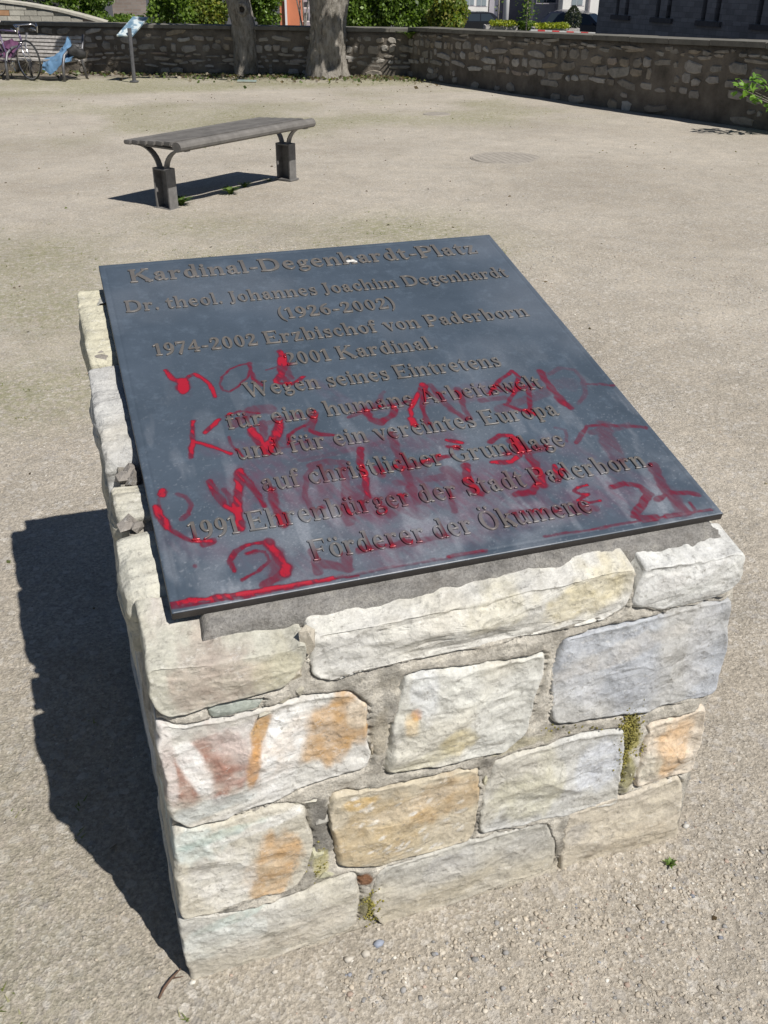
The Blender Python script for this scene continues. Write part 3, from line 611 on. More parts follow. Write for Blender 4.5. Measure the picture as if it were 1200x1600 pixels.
def paint(u, v):
    u = np.asarray(u, float); v = np.asarray(v, float)
    P = np.stack([u, v, u*0], -1); dn = np.zeros_like(u); sm = np.zeros_like(u)
    wx = .003*fbm(P*38, 3, 90); wy = .003*fbm(P*38+9, 3, 91)
    fr = fbm(P*np.array([60, 60, 1.]), 3, 92); st = fbm(np.stack([u*150+v*60, v*26-u*20, u*0], -1), 3, 93)
    px = .00108; lowf = fbm(P*np.array([26, 26, 1.])+40, 2, 95)
    for k, (pts, w, s) in enumerate(SUV):
        w2 = w*px*.60; A = np.array(pts); lo, hi = A.min(0)-w2*2.6, A.max(0)+w2*2.6
        m = (u > lo[0]) & (u < hi[0]) & (v > lo[1]) & (v < hi[1])
        if not m.any(): continue
        U, Vv = u[m]+wx[m], v[m]+wy[m]; d = np.full(U.shape, 9.)
        for a, b in zip(A[:-1], A[1:]):
            ab = b-a; t = np.clip(((U-a[0])*ab[0]+(Vv-a[1])*ab[1])/(ab@ab+1e-12), 0, 1)
            d = np.minimum(d, np.hypot(U-a[0]-t*ab[0], Vv-a[1]-t*ab[1]))
        dd = d/w2+.45*fr[m]
        val = sstep(1.15, .72, dd)*s*np.clip(.84+.32*st[m]+.2*fr[m]+.45*sstep(.9, .3, dd)*(s > .8)*sstep(.0, .3, lowf[m]), .3, 1.1)+.18*s*sstep(2.3, .9, dd)*np.clip(.6+st[m], 0, 1)
        dn[m] = np.maximum(dn[m], val)
    for a, b, w, s in MUV:
        ab = b-a; t = np.clip(((u-a[0])*ab[0]+(v-a[1])*ab[1])/(ab@ab), 0, 1)
        d = np.hypot(u-a[0]-t*ab[0], v-a[1]-t*ab[1])/(w*px*.6)+.5*fbm(P*9, 3, 94)
        sm = np.maximum(sm, 1.25*s*sstep(1.3, .2, d)*np.clip(.6+.6*st+.5*fr, 0, 1))
    return np.clip(dn, 0, 1), np.clip(sm, 0, 1)
def plaque_mat(letter=False):
    m, nt, bs = mat_new('letter_metal' if letter else 'plaque_metal'); pos = N(nt, 'NewGeometry').outputs['Position']
    a = N(nt, 'Attribute', attribute_name='Col'); sp = N(nt, 'SeparateColor'); nt.links.new(a.outputs['Color'], sp.inputs[0])
    f = noise(nt, pos, 4.5, 6, .65); f2 = noise(nt, pos, 26, 8, .8); f3 = noise(nt, pos, 240, 4, .8)
    if letter: c = ramp(nt, f2, [(.35, (.12, .112, .104)), (.7, (.185, .168, .150))])
    else:
        c = ramp(nt, f, [(.3, (.042, .058, .078)), (.7, (.068, .090, .120))])
        c = mixc(nt, mth(nt, 'MULTIPLY', ramp(nt, f2, [(.52, (0, 0, 0)), (.78, (1, 1, 1))]), .55), c, (.12, .16, .21))
        c = mixc(nt, mth(nt, 'MULTIPLY', ramp(nt, f3, [(.62, (0, 0, 0)), (.74, (1, 1, 1))]), .30), c, (.20, .23, .27))
    # grey bloom of dust and dried droplets, kept in the blue channel
    c = mixc(nt, mth(nt, 'MULTIPLY', sp.outputs[2], mth(nt, 'MULTIPLY_ADD', f3, .9, .05)), c, (.30, .32, .36))
    c = mixc(nt, mth(nt, 'MULTIPLY', sp.outputs[1], .75), c, (.115, .035, .065))
    red = ramp(nt, sp.outputs[0], [(0, (.09, .035, .055)), (.5, (.10, .016, .032)), (.86, (.14, .008, .022)), (1, (.34, .007, .020))])
    c = mixc(nt, ramp(nt, sp.outputs[0], [(.02, (0, 0, 0)), (.4, (.55, .55, .55)), (.8, (.92, .92, .92))]), c, red)
    nt.links.new(c, bs.inputs['Base Color']); bs.inputs['Metallic'].default_value = .0 if not letter else .25
    r = mth(nt, 'MULTIPLY_ADD', f2, .28, .26); r = mth(nt, 'SUBTRACT', r, mth(nt, 'MULTIPLY', sp.outputs[0], .12))
    nt.links.new(r, bs.inputs['Roughness']); bs.inputs['Specular IOR Level'].default_value = .62
    bump(nt, bs, f3, .12, .0008)
    return m
PLM, LTM = plaque_mat(), plaque_mat(True)
def prgb(u, v):
    d, s = paint(u, v); P = np.stack([u, v, np.asarray(u)*0], -1)
    b = sstep(.0, .5, fbm(P*3.2, 4, 120))*.30+.5*sstep(.30, .02, v)*sstep(-.1, .4, fbm(P*14, 4, 122))+.45*sstep(.12, .45, fbm(P*np.array((34, 9, 1.)), 4, 123))*sstep(.75, .1, v)
    b = b+.45*sstep(.52, .66, fbm(P*230, 2, 124))*sstep(.8, .1, v)+.55*s*sstep(.05, .5, fbm(P*np.array((60, 22, 1.)), 3, 125))
    return np.stack([d, s, np.clip(b, 0, 1)], -1)
st = .0021
na, nb = int(PW/st), int(PD/st); ua, vb_ = np.meshgrid(np.linspace(.0012, PW-.0012, na), np.linspace(.0012, PD-.0012, nb))
hh = .00025*fbm(np.stack([ua*6, vb_*6, ua*0], -1), 3, 80)
# a fine rim line round the edge
e_ = np.minimum(np.minimum(ua, PW-ua), np.minimum(vb_, PD-vb_)); hh = hh-.0012*np.exp(-((e_-.0125)/.0022)**2)
Pp = ua[..., None]*PU+vb_[..., None]*PV+hh[..., None]*PN
I = np.arange(na*nb).reshape(nb, na); V = Pp.reshape(-1, 3); F = np.stack([I[:-1, :-1], I[:-1, 1:], I[1:, 1:], I[1:, :-1]], -1).reshape(-1, 4)
rim = np.concatenate([I[0, :], I[1:, -1], I[-1, -2::-1], I[-2:0:-1, 0]])
uu, vv = ua.ravel()[rim], vb_.ravel()[rim]
ou = np.where(uu < .002, 0, np.where(uu > PW-.002, PW, uu)); ov = np.where(vv < .002, 0, np.where(vv > PD-.002, PD, vv))
L1 = ou[:, None]*PU+ov[:, None]*PV-.0012*PN; L2 = ou[:, None]*PU+ov[:, None]*PV-TH*PN
n0 = len(V); V = np.vstack([V, L1, L2]); k = len(rim); j1 = n0+np.arange(k); j2 = j1+k
for A_, B_ in ((rim, j1), (j1, j2)): F = np.vstack([F, np.stack([np.roll(A_, -1), A_, B_, np.roll(B_, -1)], -1)])
colr = prgb(ua.ravel(), vb_.ravel()); ed = prgb(ou, ov)*.8; colr = np.vstack([colr, ed, ed*.25])
o = meshnp('slab', V, F, PLM, plq, col=colr)
edm = simple('edge_metal', (.030, .027, .026), .5, metal=.2, var=.3, scale=40); o.data.materials.append(edm); o.data.polygons.foreach_set('material_index', np.concatenate([np.zeros(len(F)-k, np.int32), np.ones(k, np.int32)]))
mb = MB(); c_ = PU*PW/2+PV*PD/2-PN*(TH-.001); mb.box(c_, (PW-.004, PD-.004, .002), (PU, PV, PN)); mb.build('underside', PLM, plq)
# ---- a bold old-style serif alphabet drawn with strokes, as distance fields
S_ = .105
def serif(x0, x1, y, o=.045, h=.035): return ('r', x0-o, y, x1+o, y+h)
def foot(x0, x1, o=.045): return [serif(x0, x1, 0, o), ('b', x0, x1, .035, 1)]
def low(x0, top=.46, flag=True): return [('r', x0, 0, x0+S_, top)]+([('r', x0-.05, top-.038, x0+.02, top)] if flag else [])+[serif(x0, x0+S_, 0)]
ring = lambda cx, cy, rx, ry, tw=.11, tn=.04, a0=0, a1=360: ('o', cx, cy, rx, ry, tw, tn, a0, a1)
def arch(x): return [('s', [(x+.07, .30, .03), (x+.13, .40, .05), (x+.21, .435, .07), (x+.285, .38, .10), (x+.30, .28, .105)])]
CAP = .68
def cs(x, top=CAP): return [('r', x, 0, x+.12, top), serif(x, x+.12, 0, .05), serif(x, x+.12, top-.035, .05)]
GL = {
 'l': (low(.06, .70), .24), 'i': (low(.06)+[('s', [(.11, .60, .12), (.111, .60, .12)])], .24),
 'n': (low(.06)+arch(.10)+[('r', .35, 0, .455, .3), serif(.35, .455, 0)], .53), 'h': (low(.06, .70)+arch(.10)+[('r', .35, 0, .455, .3), serif(.35, .455, 0)], .53),
 'm': (low(.06)+arch(.10)+[('r', .35, 0, .455, .3), serif(.35, .455, 0)]+arch(.40)+[('r', .65, 0, .755, .3), serif(.65, .755, 0)], .83),
 'u': ([('r', .06, .12, .165, .46), ('r', .01, .422, .1, .46), ('s', [(.1125, .15, .105), (.13, .06, .09), (.21, .02, .055), (.33, .10, .03)]), ('r', .34, 0, .445, .46), ('r', .29, .422, .4, .46), ('r', .40, 0, .49, .035)], .52),
 'r': (low(.06)+[('s', [(.14, .28, .03), (.19, .38, .05), (.26, .43, .06), (.32, .425, .05)]), ('s', [(.325, .395, .11), (.326, .395, .11)])], .42),
 'a': ([('s', [(.10, .345, .10), (.101, .345, .10)]), ('s', [(.07, .37, .05), (.13, .425, .045), (.21, .443, .045), (.275, .415, .08), (.29, .34, .105)]), ('r', .2375, .06, .3425, .35), ('s', [(.29, .07, .10), (.33, .025, .06), (.385, .02, .035), (.42, .05, .03)]), ('s', [(.28, .28, .03), (.18, .25, .045), (.10, .19, .08), (.085, .11, .10), (.13, .035, .07), (.21, .04, .04), (.28, .10, .03)])], .45),
 'e': ([('r', .08, .245, .38, .278), ('s', [(.355, .26, .06), (.345, .35, .08), (.29, .43, .055), (.20, .45, .042), (.115, .38, .08), (.085, .24, .11), (.12, .10, .09), (.21, .025, .06), (.31, .03, .045), (.39, .11, .025)])], .45),
 'o': ([ring(.235, .23, .20, .235)], .47), 'c': ([ring(.235, .23, .20, .235, a0=55, a1=318), ('s', [(.335, .365, .10), (.336, .365, .10)])], .43),
 'd': ([ring(.21, .225, .18, .23), ('r', .31, .03, .415, .70), ('r', .26, .662, .36, .70), ('r', .36, 0, .46, .035)], .50),
 'b': ([ring(.275, .225, .18, .23), ('r', .06, .0, .165, .70), ('r', .01, .662, .1, .70)], .50),
 'p': ([ring(.275, .225, .18, .235), ('r', .06, -.2, .165, .46), ('r', .01, .422, .1, .46), serif(.06, .165, -.2)], .50),
 'g': ([ring(.20, .31, .145, .15, .095, .038), ('s', [(.12, .20, .03), (.09, .14, .05), (.16, .09, .07), (.30, .075, .08), (.37, .01, .08), (.33, -.10, .05), (.20, -.155, .05), (.08, -.12, .06), (.055, -.04, .06), (.12, .04, .035)]), ('s', [(.29, .40, .035), (.36, .43, .05), (.40, .42, .06)])], .44),
 's': ([('s', [(.30, .34, .035), (.28, .42, .04), (.19, .445, .045), (.105, .40, .07), (.11, .31, .09), (.20, .25, .105), (.29, .17, .10), (.28, .06, .075), (.19, .018, .045), (.09, .04, .045), (.06, .13, .04)]), ('l', [(.31, .46, .03), (.31, .33, .03)]), ('l', [(.055, 0, .03), (.055, .14, .03)])], .37),
 't': ([('r', .09, .08, .195, .50), ('l', [(.06, .44, .03), (.16, .58, .06)]), ('r', .02, .42, .31, .46), ('s', [(.142, .12, .105), (.165, .04, .08), (.23, .015, .045), (.31, .06, .025)])], .34),
 'f': ([('r', .07, 0, .175, .56), ('s', [(.122, .52, .105), (.145, .63, .08), (.22, .685, .05), (.28, .67, .05)]), ('s', [(.29, .63, .10), (.291, .63, .10)]), ('r', .01, .42, .28, .46), serif(.07, .175, 0)], .33),
 'k': (low(.06, .70)+[('l', [(.15, .20, .035), (.37, .44, .035)]), ('l', [(.24, .27, .10), (.41, .02, .12)]), ('r', .27, .425, .45, .46), ('r', .32, 0, .50, .035)], .51),
 'z': ([('r', .04, .42, .37, .46), ('r', .04, 0, .38, .04), ('l', [(.09, .03, .10), (.31, .43, .10)]), ('l', [(.05, .44, .03), (.05, .34, .03)]), ('l', [(.37, .02, .03), (.37, .13, .03)])], .42),
 'v': ([('l', [(.09, .45, .10), (.245, .03, .09)]), ('l', [(.245, .02, .03), (.395, .45, .035)]), ('r', .0, .425, .19, .46), ('r', .31, .425, .46, .46)], .46),
 'w': ([('l', [(.09, .45, .10), (.235, .03, .09)]), ('l', [(.235, .02, .03), (.36, .45, .035)]), ('l', [(.36, .45, .10), (.505, .03, .09)]), ('l', [(.505, .02, .03), (.64, .45, .035)]), ('r', .0, .425, .19, .46), ('r', .56, .425, .71, .46)], .71),
 '.': ([('s', [(.09, .055, .12), (.091, .055, .12)])], .20), '-': ([('r', .03, .19, .27, .25)], .31),
 '(': ([('s', [(.26, .72, .02), (.15, .56, .07), (.10, .28, .09), (.15, .0, .07), (.26, -.16, .02)])], .29), ')': ([('s', [(.03, .72, .02), (.14, .56, .07), (.19, .28, .09), (.14, .0, .07), (.03, -.16, .02)])], .29),
 'K': (cs(.07)+[('l', [(.17, .28, .04), (.52, .66, .04)]), ('l', [(.30, .40, .11), (.58, .02, .13)]), ('r', .42, .645, .64, .68), ('r', .47, 0, .70, .035)], .71),
 'D': (cs(.07)+[('s', [(.15, .66, .04), (.38, .645, .06), (.56, .52, .11), (.60, .34, .13), (.56, .16, .11), (.38, .035, .06), (.15, .018, .04)])], .72),
 'P': (cs(.07)+[('s', [(.15, .66, .04), (.34, .65, .06), (.48, .57, .11), (.48, .42, .11), (.36, .33, .06), (.16, .32, .035)])], .57),
 'J': ([('r', .13, .12, .25, CAP), serif(.13, .25, CAP-.035, .05), ('s', [(.19, .14, .12), (.17, .0, .09), (.10, -.06, .05), (.04, -.06, .05)]), ('s', [(.05, -.02, .09), (.051, -.02, .09)])], .33),
 'E': (cs(.07)+[('r', .1, .645, .55, .68), ('r', .1, 0, .57, .035), ('r', .15, .325, .42, .36), ('l', [(.54, .67, .03), (.54, .54, .02)]), ('l', [(.565, .02, .03), (.565, .15, .02)]), ('r', .40, .26, .43, .43)], .62),
 'F': (cs(.07)+[('r', .1, .645, .53, .68), ('r', .15, .325, .42, .36), ('l', [(.52, .67, .03), (.52, .54, .02)]), ('r', .40, .26, .43, .43)], .57),
 'A': ([('l', [(.10, .02, .035), (.32, .66, .04)]), ('l', [(.34, .67, .10), (.57, .02, .12)]), ('r', .17, .21, .48, .245), ('r', .0, 0, .22, .035), ('r', .45, 0, .70, .035)], .69),
 'W': ([('l', [(.12, .66, .11), (.32, .02, .10)]), ('l', [(.32, .02, .035), (.50, .62, .04)]), ('l', [(.50, .66, .11), (.70, .02, .10)]), ('l', [(.70, .02, .035), (.90, .66, .035)]), ('r', 0, .645, .26, .68), ('r', .40, .645, .60, .68), ('r', .79, .645, .99, .68)], .98),
 'G': ([ring(.36, .34, .31, .345, .13, .045, 42, 330), ('r', .50, .04, .62, .30), ('r', .43, .27, .69, .305), ('l', [(.60, .67, .03), (.60, .48, .03)])], .71),
 'S': ([('s', [(.42, .50, .03), (.38, .62, .045), (.27, .665, .05), (.14, .60, .09), (.13, .47, .11), (.25, .37, .125), (.39, .28, .12), (.42, .14, .10), (.32, .03, .06), (.18, .025, .05), (.08, .10, .045), (.065, .20, .03)]), ('l', [(.44, .68, .03), (.44, .48, .03)]), ('l', [(.055, 0, .03), (.055, .21, .03)])], .50),
 'O': ([ring(.36, .34, .31, .345, .13, .045)], .72),
 '1': ([('r', .12, 0, .23, .62), ('l', [(.03, .52, .04), (.16, .60, .05)]), serif(.12, .23, 0, .06)], .33),
 '9': ([ring(.21, .42, .165, .20, .10, .04), ('s', [(.355, .42, .10), (.34, .25, .10), (.27, .10, .07), (.16, .02, .04), (.08, -.01, .03)])], .43),
 '6': ([ring(.23, .20, .165, .20, .10, .04), ('s', [(.085, .20, .10), (.10, .37, .10), (.17, .52, .07), (.28, .60, .04), (.36, .63, .03)])], .44),
 '2': ([('s', [(.06, .44, .04), (.09, .56, .05), (.19, .61, .06), (.32, .54, .11), (.31, .40, .10), (.20, .23, .06), (.06, .05, .04)]), ('r', .04, .0, .38, .085), ('l', [(.385, .02, .03), (.40, .17, .02)]), ('s', [(.08, .47, .09), (.081, .47, .09)])], .43),
 '0': ([ring(.22, .31, .18, .315, .11, .04)], .44),
 '7': ([('r', .04, .54, .39, .62), ('l', [(.37, .58, .04), (.14, .0, .12)]), ('l', [(.045, .60, .03), (.04, .45, .02)])], .42),
 '4': ([('r', .26, 0, .365, .62), ('r', .02, .16, .44, .205), ('l', [(.03, .18, .04), (.30, .60, .045)]), serif(.26, .365, 0, .05)], .46),
}
dots = lambda xs_, y: [('s', [(x, y, .105), (x+.001, y, .105)]) for x in xs_]
GL['ü'] = (GL['u'][0]+dots((.16, .35), .60), .52); GL['ö'] = (GL['o'][0]+dots((.14, .33), .60), .47); GL['Ö'] = (GL['O'][0]+dots((.25, .47), .80), .72)
def glyph_field(pr, GX, GY):
    f = np.full(GX.shape, 9.)
    for p in pr:
        if p[0] == 'r':
            _, x0, y0, x1, y1 = p; dx = np.abs(GX-(x0+x1)/2)-(x1-x0)/2; dy = np.abs(GY-(y0+y1)/2)-(y1-y0)/2
            f = np.minimum(f, np.hypot(np.maximum(dx, 0), np.maximum(dy, 0))+np.minimum(np.maximum(dx, dy), 0)); continue
        if p[0] == 'o':
            _, cx, cy, rx, ry, tw, tn, a0, a1 = p; q = []
            for i in range(57):
                a = math.radians(a0+(a1-a0)*i/56); t = tn+(tw-tn)*abs(math.cos(a))**1.6
                q.append((cx+(rx-t/2)*math.cos(a), cy+(ry-t/2)*math.sin(a), t))
        elif p[0] == 'l': q = p[1]
        elif p[0] == 's':
            c = p[1]; q = []; n = len(c)
            for i in range(n-1):
                a, b, c2, d = (np.array(c[max(i-1, 0)]), np.array(c[i]), np.array(c[i+1]), np.array(c[min(i+2, n-1)]))
                for t in np.linspace(0, 1, 8)[:-1]: q.append(tuple(.5*((2*b)+(-a+c2)*t+(2*a-5*b+4*c2-d)*t*t+(-a+3*b-3*c2+d)*t**3)))
            q.append(c[-1])
        for a, b in zip(q[:-1], q[1:]):
            ax_, ay = b[0]-a[0], b[1]-a[1]; t = np.clip(((GX-a[0])*ax_+(GY-a[1])*ay)/(ax_*ax_+ay*ay+1e-9), 0, 1)
            f = np.minimum(f, np.hypot(GX-a[0]-t*ax_, GY-a[1]-t*ay)-(a[2]+(b[2]-a[2])*t)/2)
    return f
def contours(f, x0, y0, h):
    ny_, nx_ = f.shape; ins = f < 0; seg = {}
    def ip(i, j, k, l):
        a, b = f[j, i], f[l, k]; t = a/(a-b); return (x0+(i+(k-i)*t)*h, y0+(j+(l-j)*t)*h)
    cells = np.argwhere((ins[:-1, :-1]+0+ins[:-1, 1:]+ins[1:, :-1]+ins[1:, 1:]) % 4 != 0)
    for j, i in cells:
        c = [(i, j), (i+1, j), (i+1, j+1), (i, j+1)]; s = [ins[b, a] for a, b in c]; out = []; inn = []
        for e in range(4):
            p, q = c[e], c[(e+1) % 4]
            if s[e] and not s[(e+1) % 4]: out.append((min(p, q), max(p, q)))
            if not s[e] and s[(e+1) % 4]: inn.append((min(p, q), max(p, q)))
        for a, b in zip(out, inn): seg[a] = b
    res = []
    while seg:
        k = next(iter(seg)); loop = []; 
        while k in seg:
            n = seg.pop(k); loop.append(ip(*k[0], *k[1])); k = n
        if len(loop) > 8: res.append(loop)
    return res
def dp(P, eps):
    if len(P) < 3: return P
    a, b = np.array(P[0]), np.array(P[-1]); d = b-a; L = np.hypot(*d)+1e-12; Q = np.array(P)
    dist = np.abs(d[0]*(Q[:, 1]-a[1])-d[1]*(Q[:, 0]-a[0]))/L if L > 1e-6 else np.hypot(*(Q-a).T)
    i = int(dist.argmax())
    return dp(P[:i+1], eps)[:-1]+dp(P[i:], eps) if dist[i] > eps else [P[0], P[-1]]
GM_ = {}
def glyph_mesh(ch):
    if ch in GM_: return GM_[ch]
    h = .012; GX, GY = np.meshgrid(np.arange(-.1, 1.1, h), np.arange(-.3, .95, h)); f = glyph_field(GL[ch][0], GX, GY)-.006
    cu = bpy.data.curves.new('glyph', 'CURVE'); cu.dimensions = '2D'; cu.fill_mode = 'BOTH'
    for lp in contours(f, -.1, -.3, h):
        m_ = len(lp)//2; q = dp(lp[:m_+1], .0022)[:-1]+dp(lp[m_:]+[lp[0]], .0022)[:-1]
        sp = cu.splines.new('POLY'); sp.points.add(len(q)-1)
        for i, (x, y) in enumerate(q): sp.points[i].co = (x, y, 0, 1)
        sp.use_cyclic_u = True
    cu.extrude = .022; cu.bevel_depth = .012; cu.bevel_resolution = 1; cu.offset = -.010
    ob = bpy.data.objects.new('glyph', cu); COL.objects.link(ob); dg = bpy.context.evaluated_depsgraph_get()
    me = bpy.data.meshes.new_from_object(ob.evaluated_get(dg)); bpy.data.objects.remove(ob); bpy.data.curves.remove(cu)
    GM_[ch] = me; return me
LINES = [('Kardinal-Degenhardt-Platz', .059, .991, .898, .977, .056), ('Dr. theol. Johannes Joachim Degenhardt', .035, .866, .927, .854, .046), ('(1926-2002)', .346, .779, .616, .769, .046), ('1974-2002 Erzbischof von Paderborn', .071, .692, .901, .677, .046),
 ('2001 Kardinal.', .321, .606, .650, .594, .046), ('Wegen seines Eintretens', .218, .516, .758, .504, .046), ('für eine humane Arbeitswelt', .167, .424, .811, .413, .046), ('und für ein vereintes Europa', .167, .334, .803, .322, .046),
 ('auf christlicher Grundlage', .191, .241, .773, .230, .046), ('1991 Ehrenbürger der Stadt Paderborn.', .052, .152, .908, .138, .046), ('Förderer der Ökumene', .232, .060, .737, .050, .046)]
for txt, u0, v0, u1, v1, ch_ in LINES:
    vm = (v0+v1)/2; adv = [(.24 if c == ' ' else GL[c][1]+.025) for c in txt]; sy = ch_/.68; sxx = (u1-u0)/(sum(adv)-.03)
    ln = empty('inscription_line', (0, 0, 0)); ln.parent = plq
    u = u0
    for c, a in zip(txt, adv):
        if c != ' ':
            src = glyph_mesh(c); me = src.copy(); me.name = 'letter'; n = len(me.vertices); co = np.empty(n*3, np.float32); me.vertices.foreach_get('co', co); co = co.reshape(-1, 3)
            UU, VV, HH = u+co[:, 0]*sxx, vm+co[:, 1]*sy, (co[:, 2]+.024)*.058
            org = u*PU+vm*PV
            P = UU[:, None]*PU+VV[:, None]*PV+HH[:, None]*PN-org
            me.vertices.foreach_set('co', P.astype(np.float32).ravel())
            a_ = me.color_attributes.new('Col', 'FLOAT_COLOR', 'POINT'); cc = np.ones((n, 4), np.float32)
            cr_ = prgb(UU, VV); cr_[:, 0] = np.clip(cr_[:, 0]*1.7+sstep(.2, .9, cr_[:, 1])*.35*(HH > .003), 0, 1); cr_[:, 1] *= .5; cc[:, :3] = cr_
            a_.data.foreach_set('color', cc.ravel()); me.materials.clear(); me.materials.append(LTM)
            me.update(); link('letter', me, ln, org)
        u += a*sxx
for me in GM_.values(): bpy.data.meshes.remove(me)
# bird dropping
u_, v_ = uv(546, 409); rr = np.random.default_rng(4)
mb = MB()
for i in range(9):
    q = (PO+u_*PU+v_*PV+PN*.002)+PU*rr.normal()*.005+PV*rr.normal()*.003; s = rr.uniform(.002, .006)
    mb.add(ICO*np.array((1.4, 1, .6))*s*(1+.2*rr.standard_normal((12, 1)))+q, ICF)
dm = simple('droppings', (.62, .60, .55), .8, scale=200, c2=(.75, .74, .72))
tag(mb.build('bird_dropping', dm, loc=PO+u_*PU+v_*PV), 'small pale bird dropping stuck on the first line of the plaque', 'bird dropping')
# ------------------------------------------------------------------ materials for the rest
wood = simple('weathered_wood', (.125, .118, .11), .85, var=.3, scale=9, bstr=.35, bdist=.004, rnd=.14)
wood2 = simple('weathered_wood_grey', (.40, .38, .36), .85, var=.35, scale=20, bstr=.4, bdist=.004, rnd=.12)
steel = simple('grey_steel', (.16, .16, .17), .5, metal=.6, var=.25, scale=14)
dsteel = simple('dark_steel', (.17, .165, .16), .6, metal=.15, var=.3, scale=20)
black = simple('black_rubber', (.02, .02, .02), .7)
chrome = simple('bright_metal', (.62, .61, .63), .22, metal=1, var=.1)
E2 = lambda a: (np.array((math.cos(a), math.sin(a), 0)), np.array((math.sin(a), -math.cos(a), 0)), np.array((0, 0, 1.)))
# ------------------------------------------------------------------ near bench
BX, BY, BH, BL, BW, BA = 1.335, 6.89, .497, 1.56, .64, .64
u, v, z = E2(BA); g0 = G(BY); BO = np.array((BX, BY, g0))
bench = empty('park_bench', BO, 0, 'backless slatted bench on two dark steel posts, standing alone on the gravel', 'bench')
slw = BW/7.6
def hz_(off): return BH+.02*off/(BW/2)
for i in range(7):
    off = -BW/2+slw*.5+i*slw*1.02
    if i == 6: off += .022
    wdt, hgt = (slw*.84, .030) if i < 6 else (slw*1.15, .062)
    mb = MB(); n = 14
    if i == 6: mb.tube([u*(-BL/2)+v*off+z*(hz_(off)-.034), u*(BL/2)+v*off+z*(hz_(off)-.034)], .036, 12, flat=1.25)
    else: mb.box(v*off+z*(hz_(off)-hgt/2), (BL*.99, wdt, hgt), (u, v, z))
    mb.build('slat', wood, bench, smooth=False, bevel=(.006 if i < 6 else 0))
mb = MB()
for s in (-1, 1): mb.box(u*(s*BL*.44)+z*(BH-.05), (.05, BW*.86, .012), (u, v, z))
mb.build('cross_bar', dsteel, bench)
for s, ex in ((-1, -.44), (1, .47)):
    c = u*(BL*ex); pe = MB(); w, dp_, h = .15, .085, .30
    for q in (-1, 1): pe.box(c+v*(q*(w/2-.006))+z*h/2, (dp_, .012, h), (u, v, z))
    pe.box(c+u*(dp_/2-.006)+z*h/2, (.012, w-.024, h), (u, v, z)); pe.box(c+z*.006, (dp_+.03, w+.03, .012), (u, v, z))
    pe.box(c-u*(dp_*.2)+z*(h-.008), (dp_*.6, w-.024, .01), (u, v, z))
    post = pe.build('post', dsteel, bench)
    for q in (-1, 1):
        am = MB(); P = []
        for t in np.linspace(0, 1, 9):
            a = t*math.pi/2; P.append(c+v*q*(.035+.20*(1-math.cos(a)))+z*(h-.02+(BH-.05-h+.02)*math.sin(a)))
        for a_, b_ in zip(P[:-1], P[1:]):
            d = b_-a_; L = np.linalg.norm(d); d /= L; nn = np.cross(d, u); am.box((a_+b_)/2, (L*1.12, .05, .011), (d, u, nn))
        am.build('arm', dsteel, bench)
# ------------------------------------------------------------------ boundary walls
wmort = simple('old_mortar', (.11, .095, .076), .95, var=.4, scale=3.5, bstr=.7, bdist=.03, c2=(.19, .165, .135))
cop = simple('coping', (.135, .128, .11), .9, var=.3, scale=6, bstr=.4, bdist=.01)
def wstone_mat():
    m, nt, bs = mat_new('wall_stone'); pos = N(nt, 'NewGeometry').outputs['Position']
    r_ = N(nt, 'ObjectInfo').outputs['Random']
    c = ramp(nt, r_, [(0, (.15, .13, .105)), (.2, (.20, .19, .17)), (.45, (.17, .155, .135)), (.6, (.25, .235, .215)), (.75, (.19, .16, .12)), (.9, (.30, .29, .27)), (1, (.19, .145, .11))])
    f = noise(nt, pos, 9, 8, .75)
    c = mixc(nt, 1, c, ramp(nt, f, [(.3, (.7, .7, .7)), (.5, (1.3, 1.3, 1.3)), (.75, (1.75, 1.75, 1.75))]), 'MULTIPLY')
    nt.links.new(c, bs.inputs['Base Color']); bs.inputs['Roughness'].default_value = .9; bump(nt, bs, f, .6, .03)
    return m
WSM = wstone_mat()
def wall_stone_mesh(seed):
    r_ = np.random.default_rng(seed); n = 9; a = np.linspace(0, 2*math.pi, n, endpoint=False)+r_.normal(0, .12, n)
    sq = 1/np.maximum(np.abs(np.cos(a)), np.abs(np.sin(a)))**.82
    o = np.stack([np.cos(a)*sq, np.sin(a)*sq], -1)*.5*(1+.10*r_.standard_normal((n, 1)))
    V = [np.column_stack([o, np.full(n, -.6)]), np.column_stack([o, np.full(n, .25)+.15*r_.random(n)]), np.column_stack([o*.78, np.full(n, .8)+.3*r_.random(n)]), [[.1*r_.normal(), .1*r_.normal(), 1.0]]]
    V = np.vstack(V); F = []
    for k in range(2):
        for i in range(n): F.append((k*n+i, k*n+(i+1) % n, (k+1)*n+(i+1) % n, (k+1)*n+i))
    for i in range(n): F.append((2*n+i, 2*n+(i+1) % n, 3*n))
    me = bpy.data.meshes.new('stone'); me.from_pydata(V.tolist(), [], F); me.materials.append(WSM)
    return me
WV = [wall_stone_mesh(100+i) for i in range(16)]
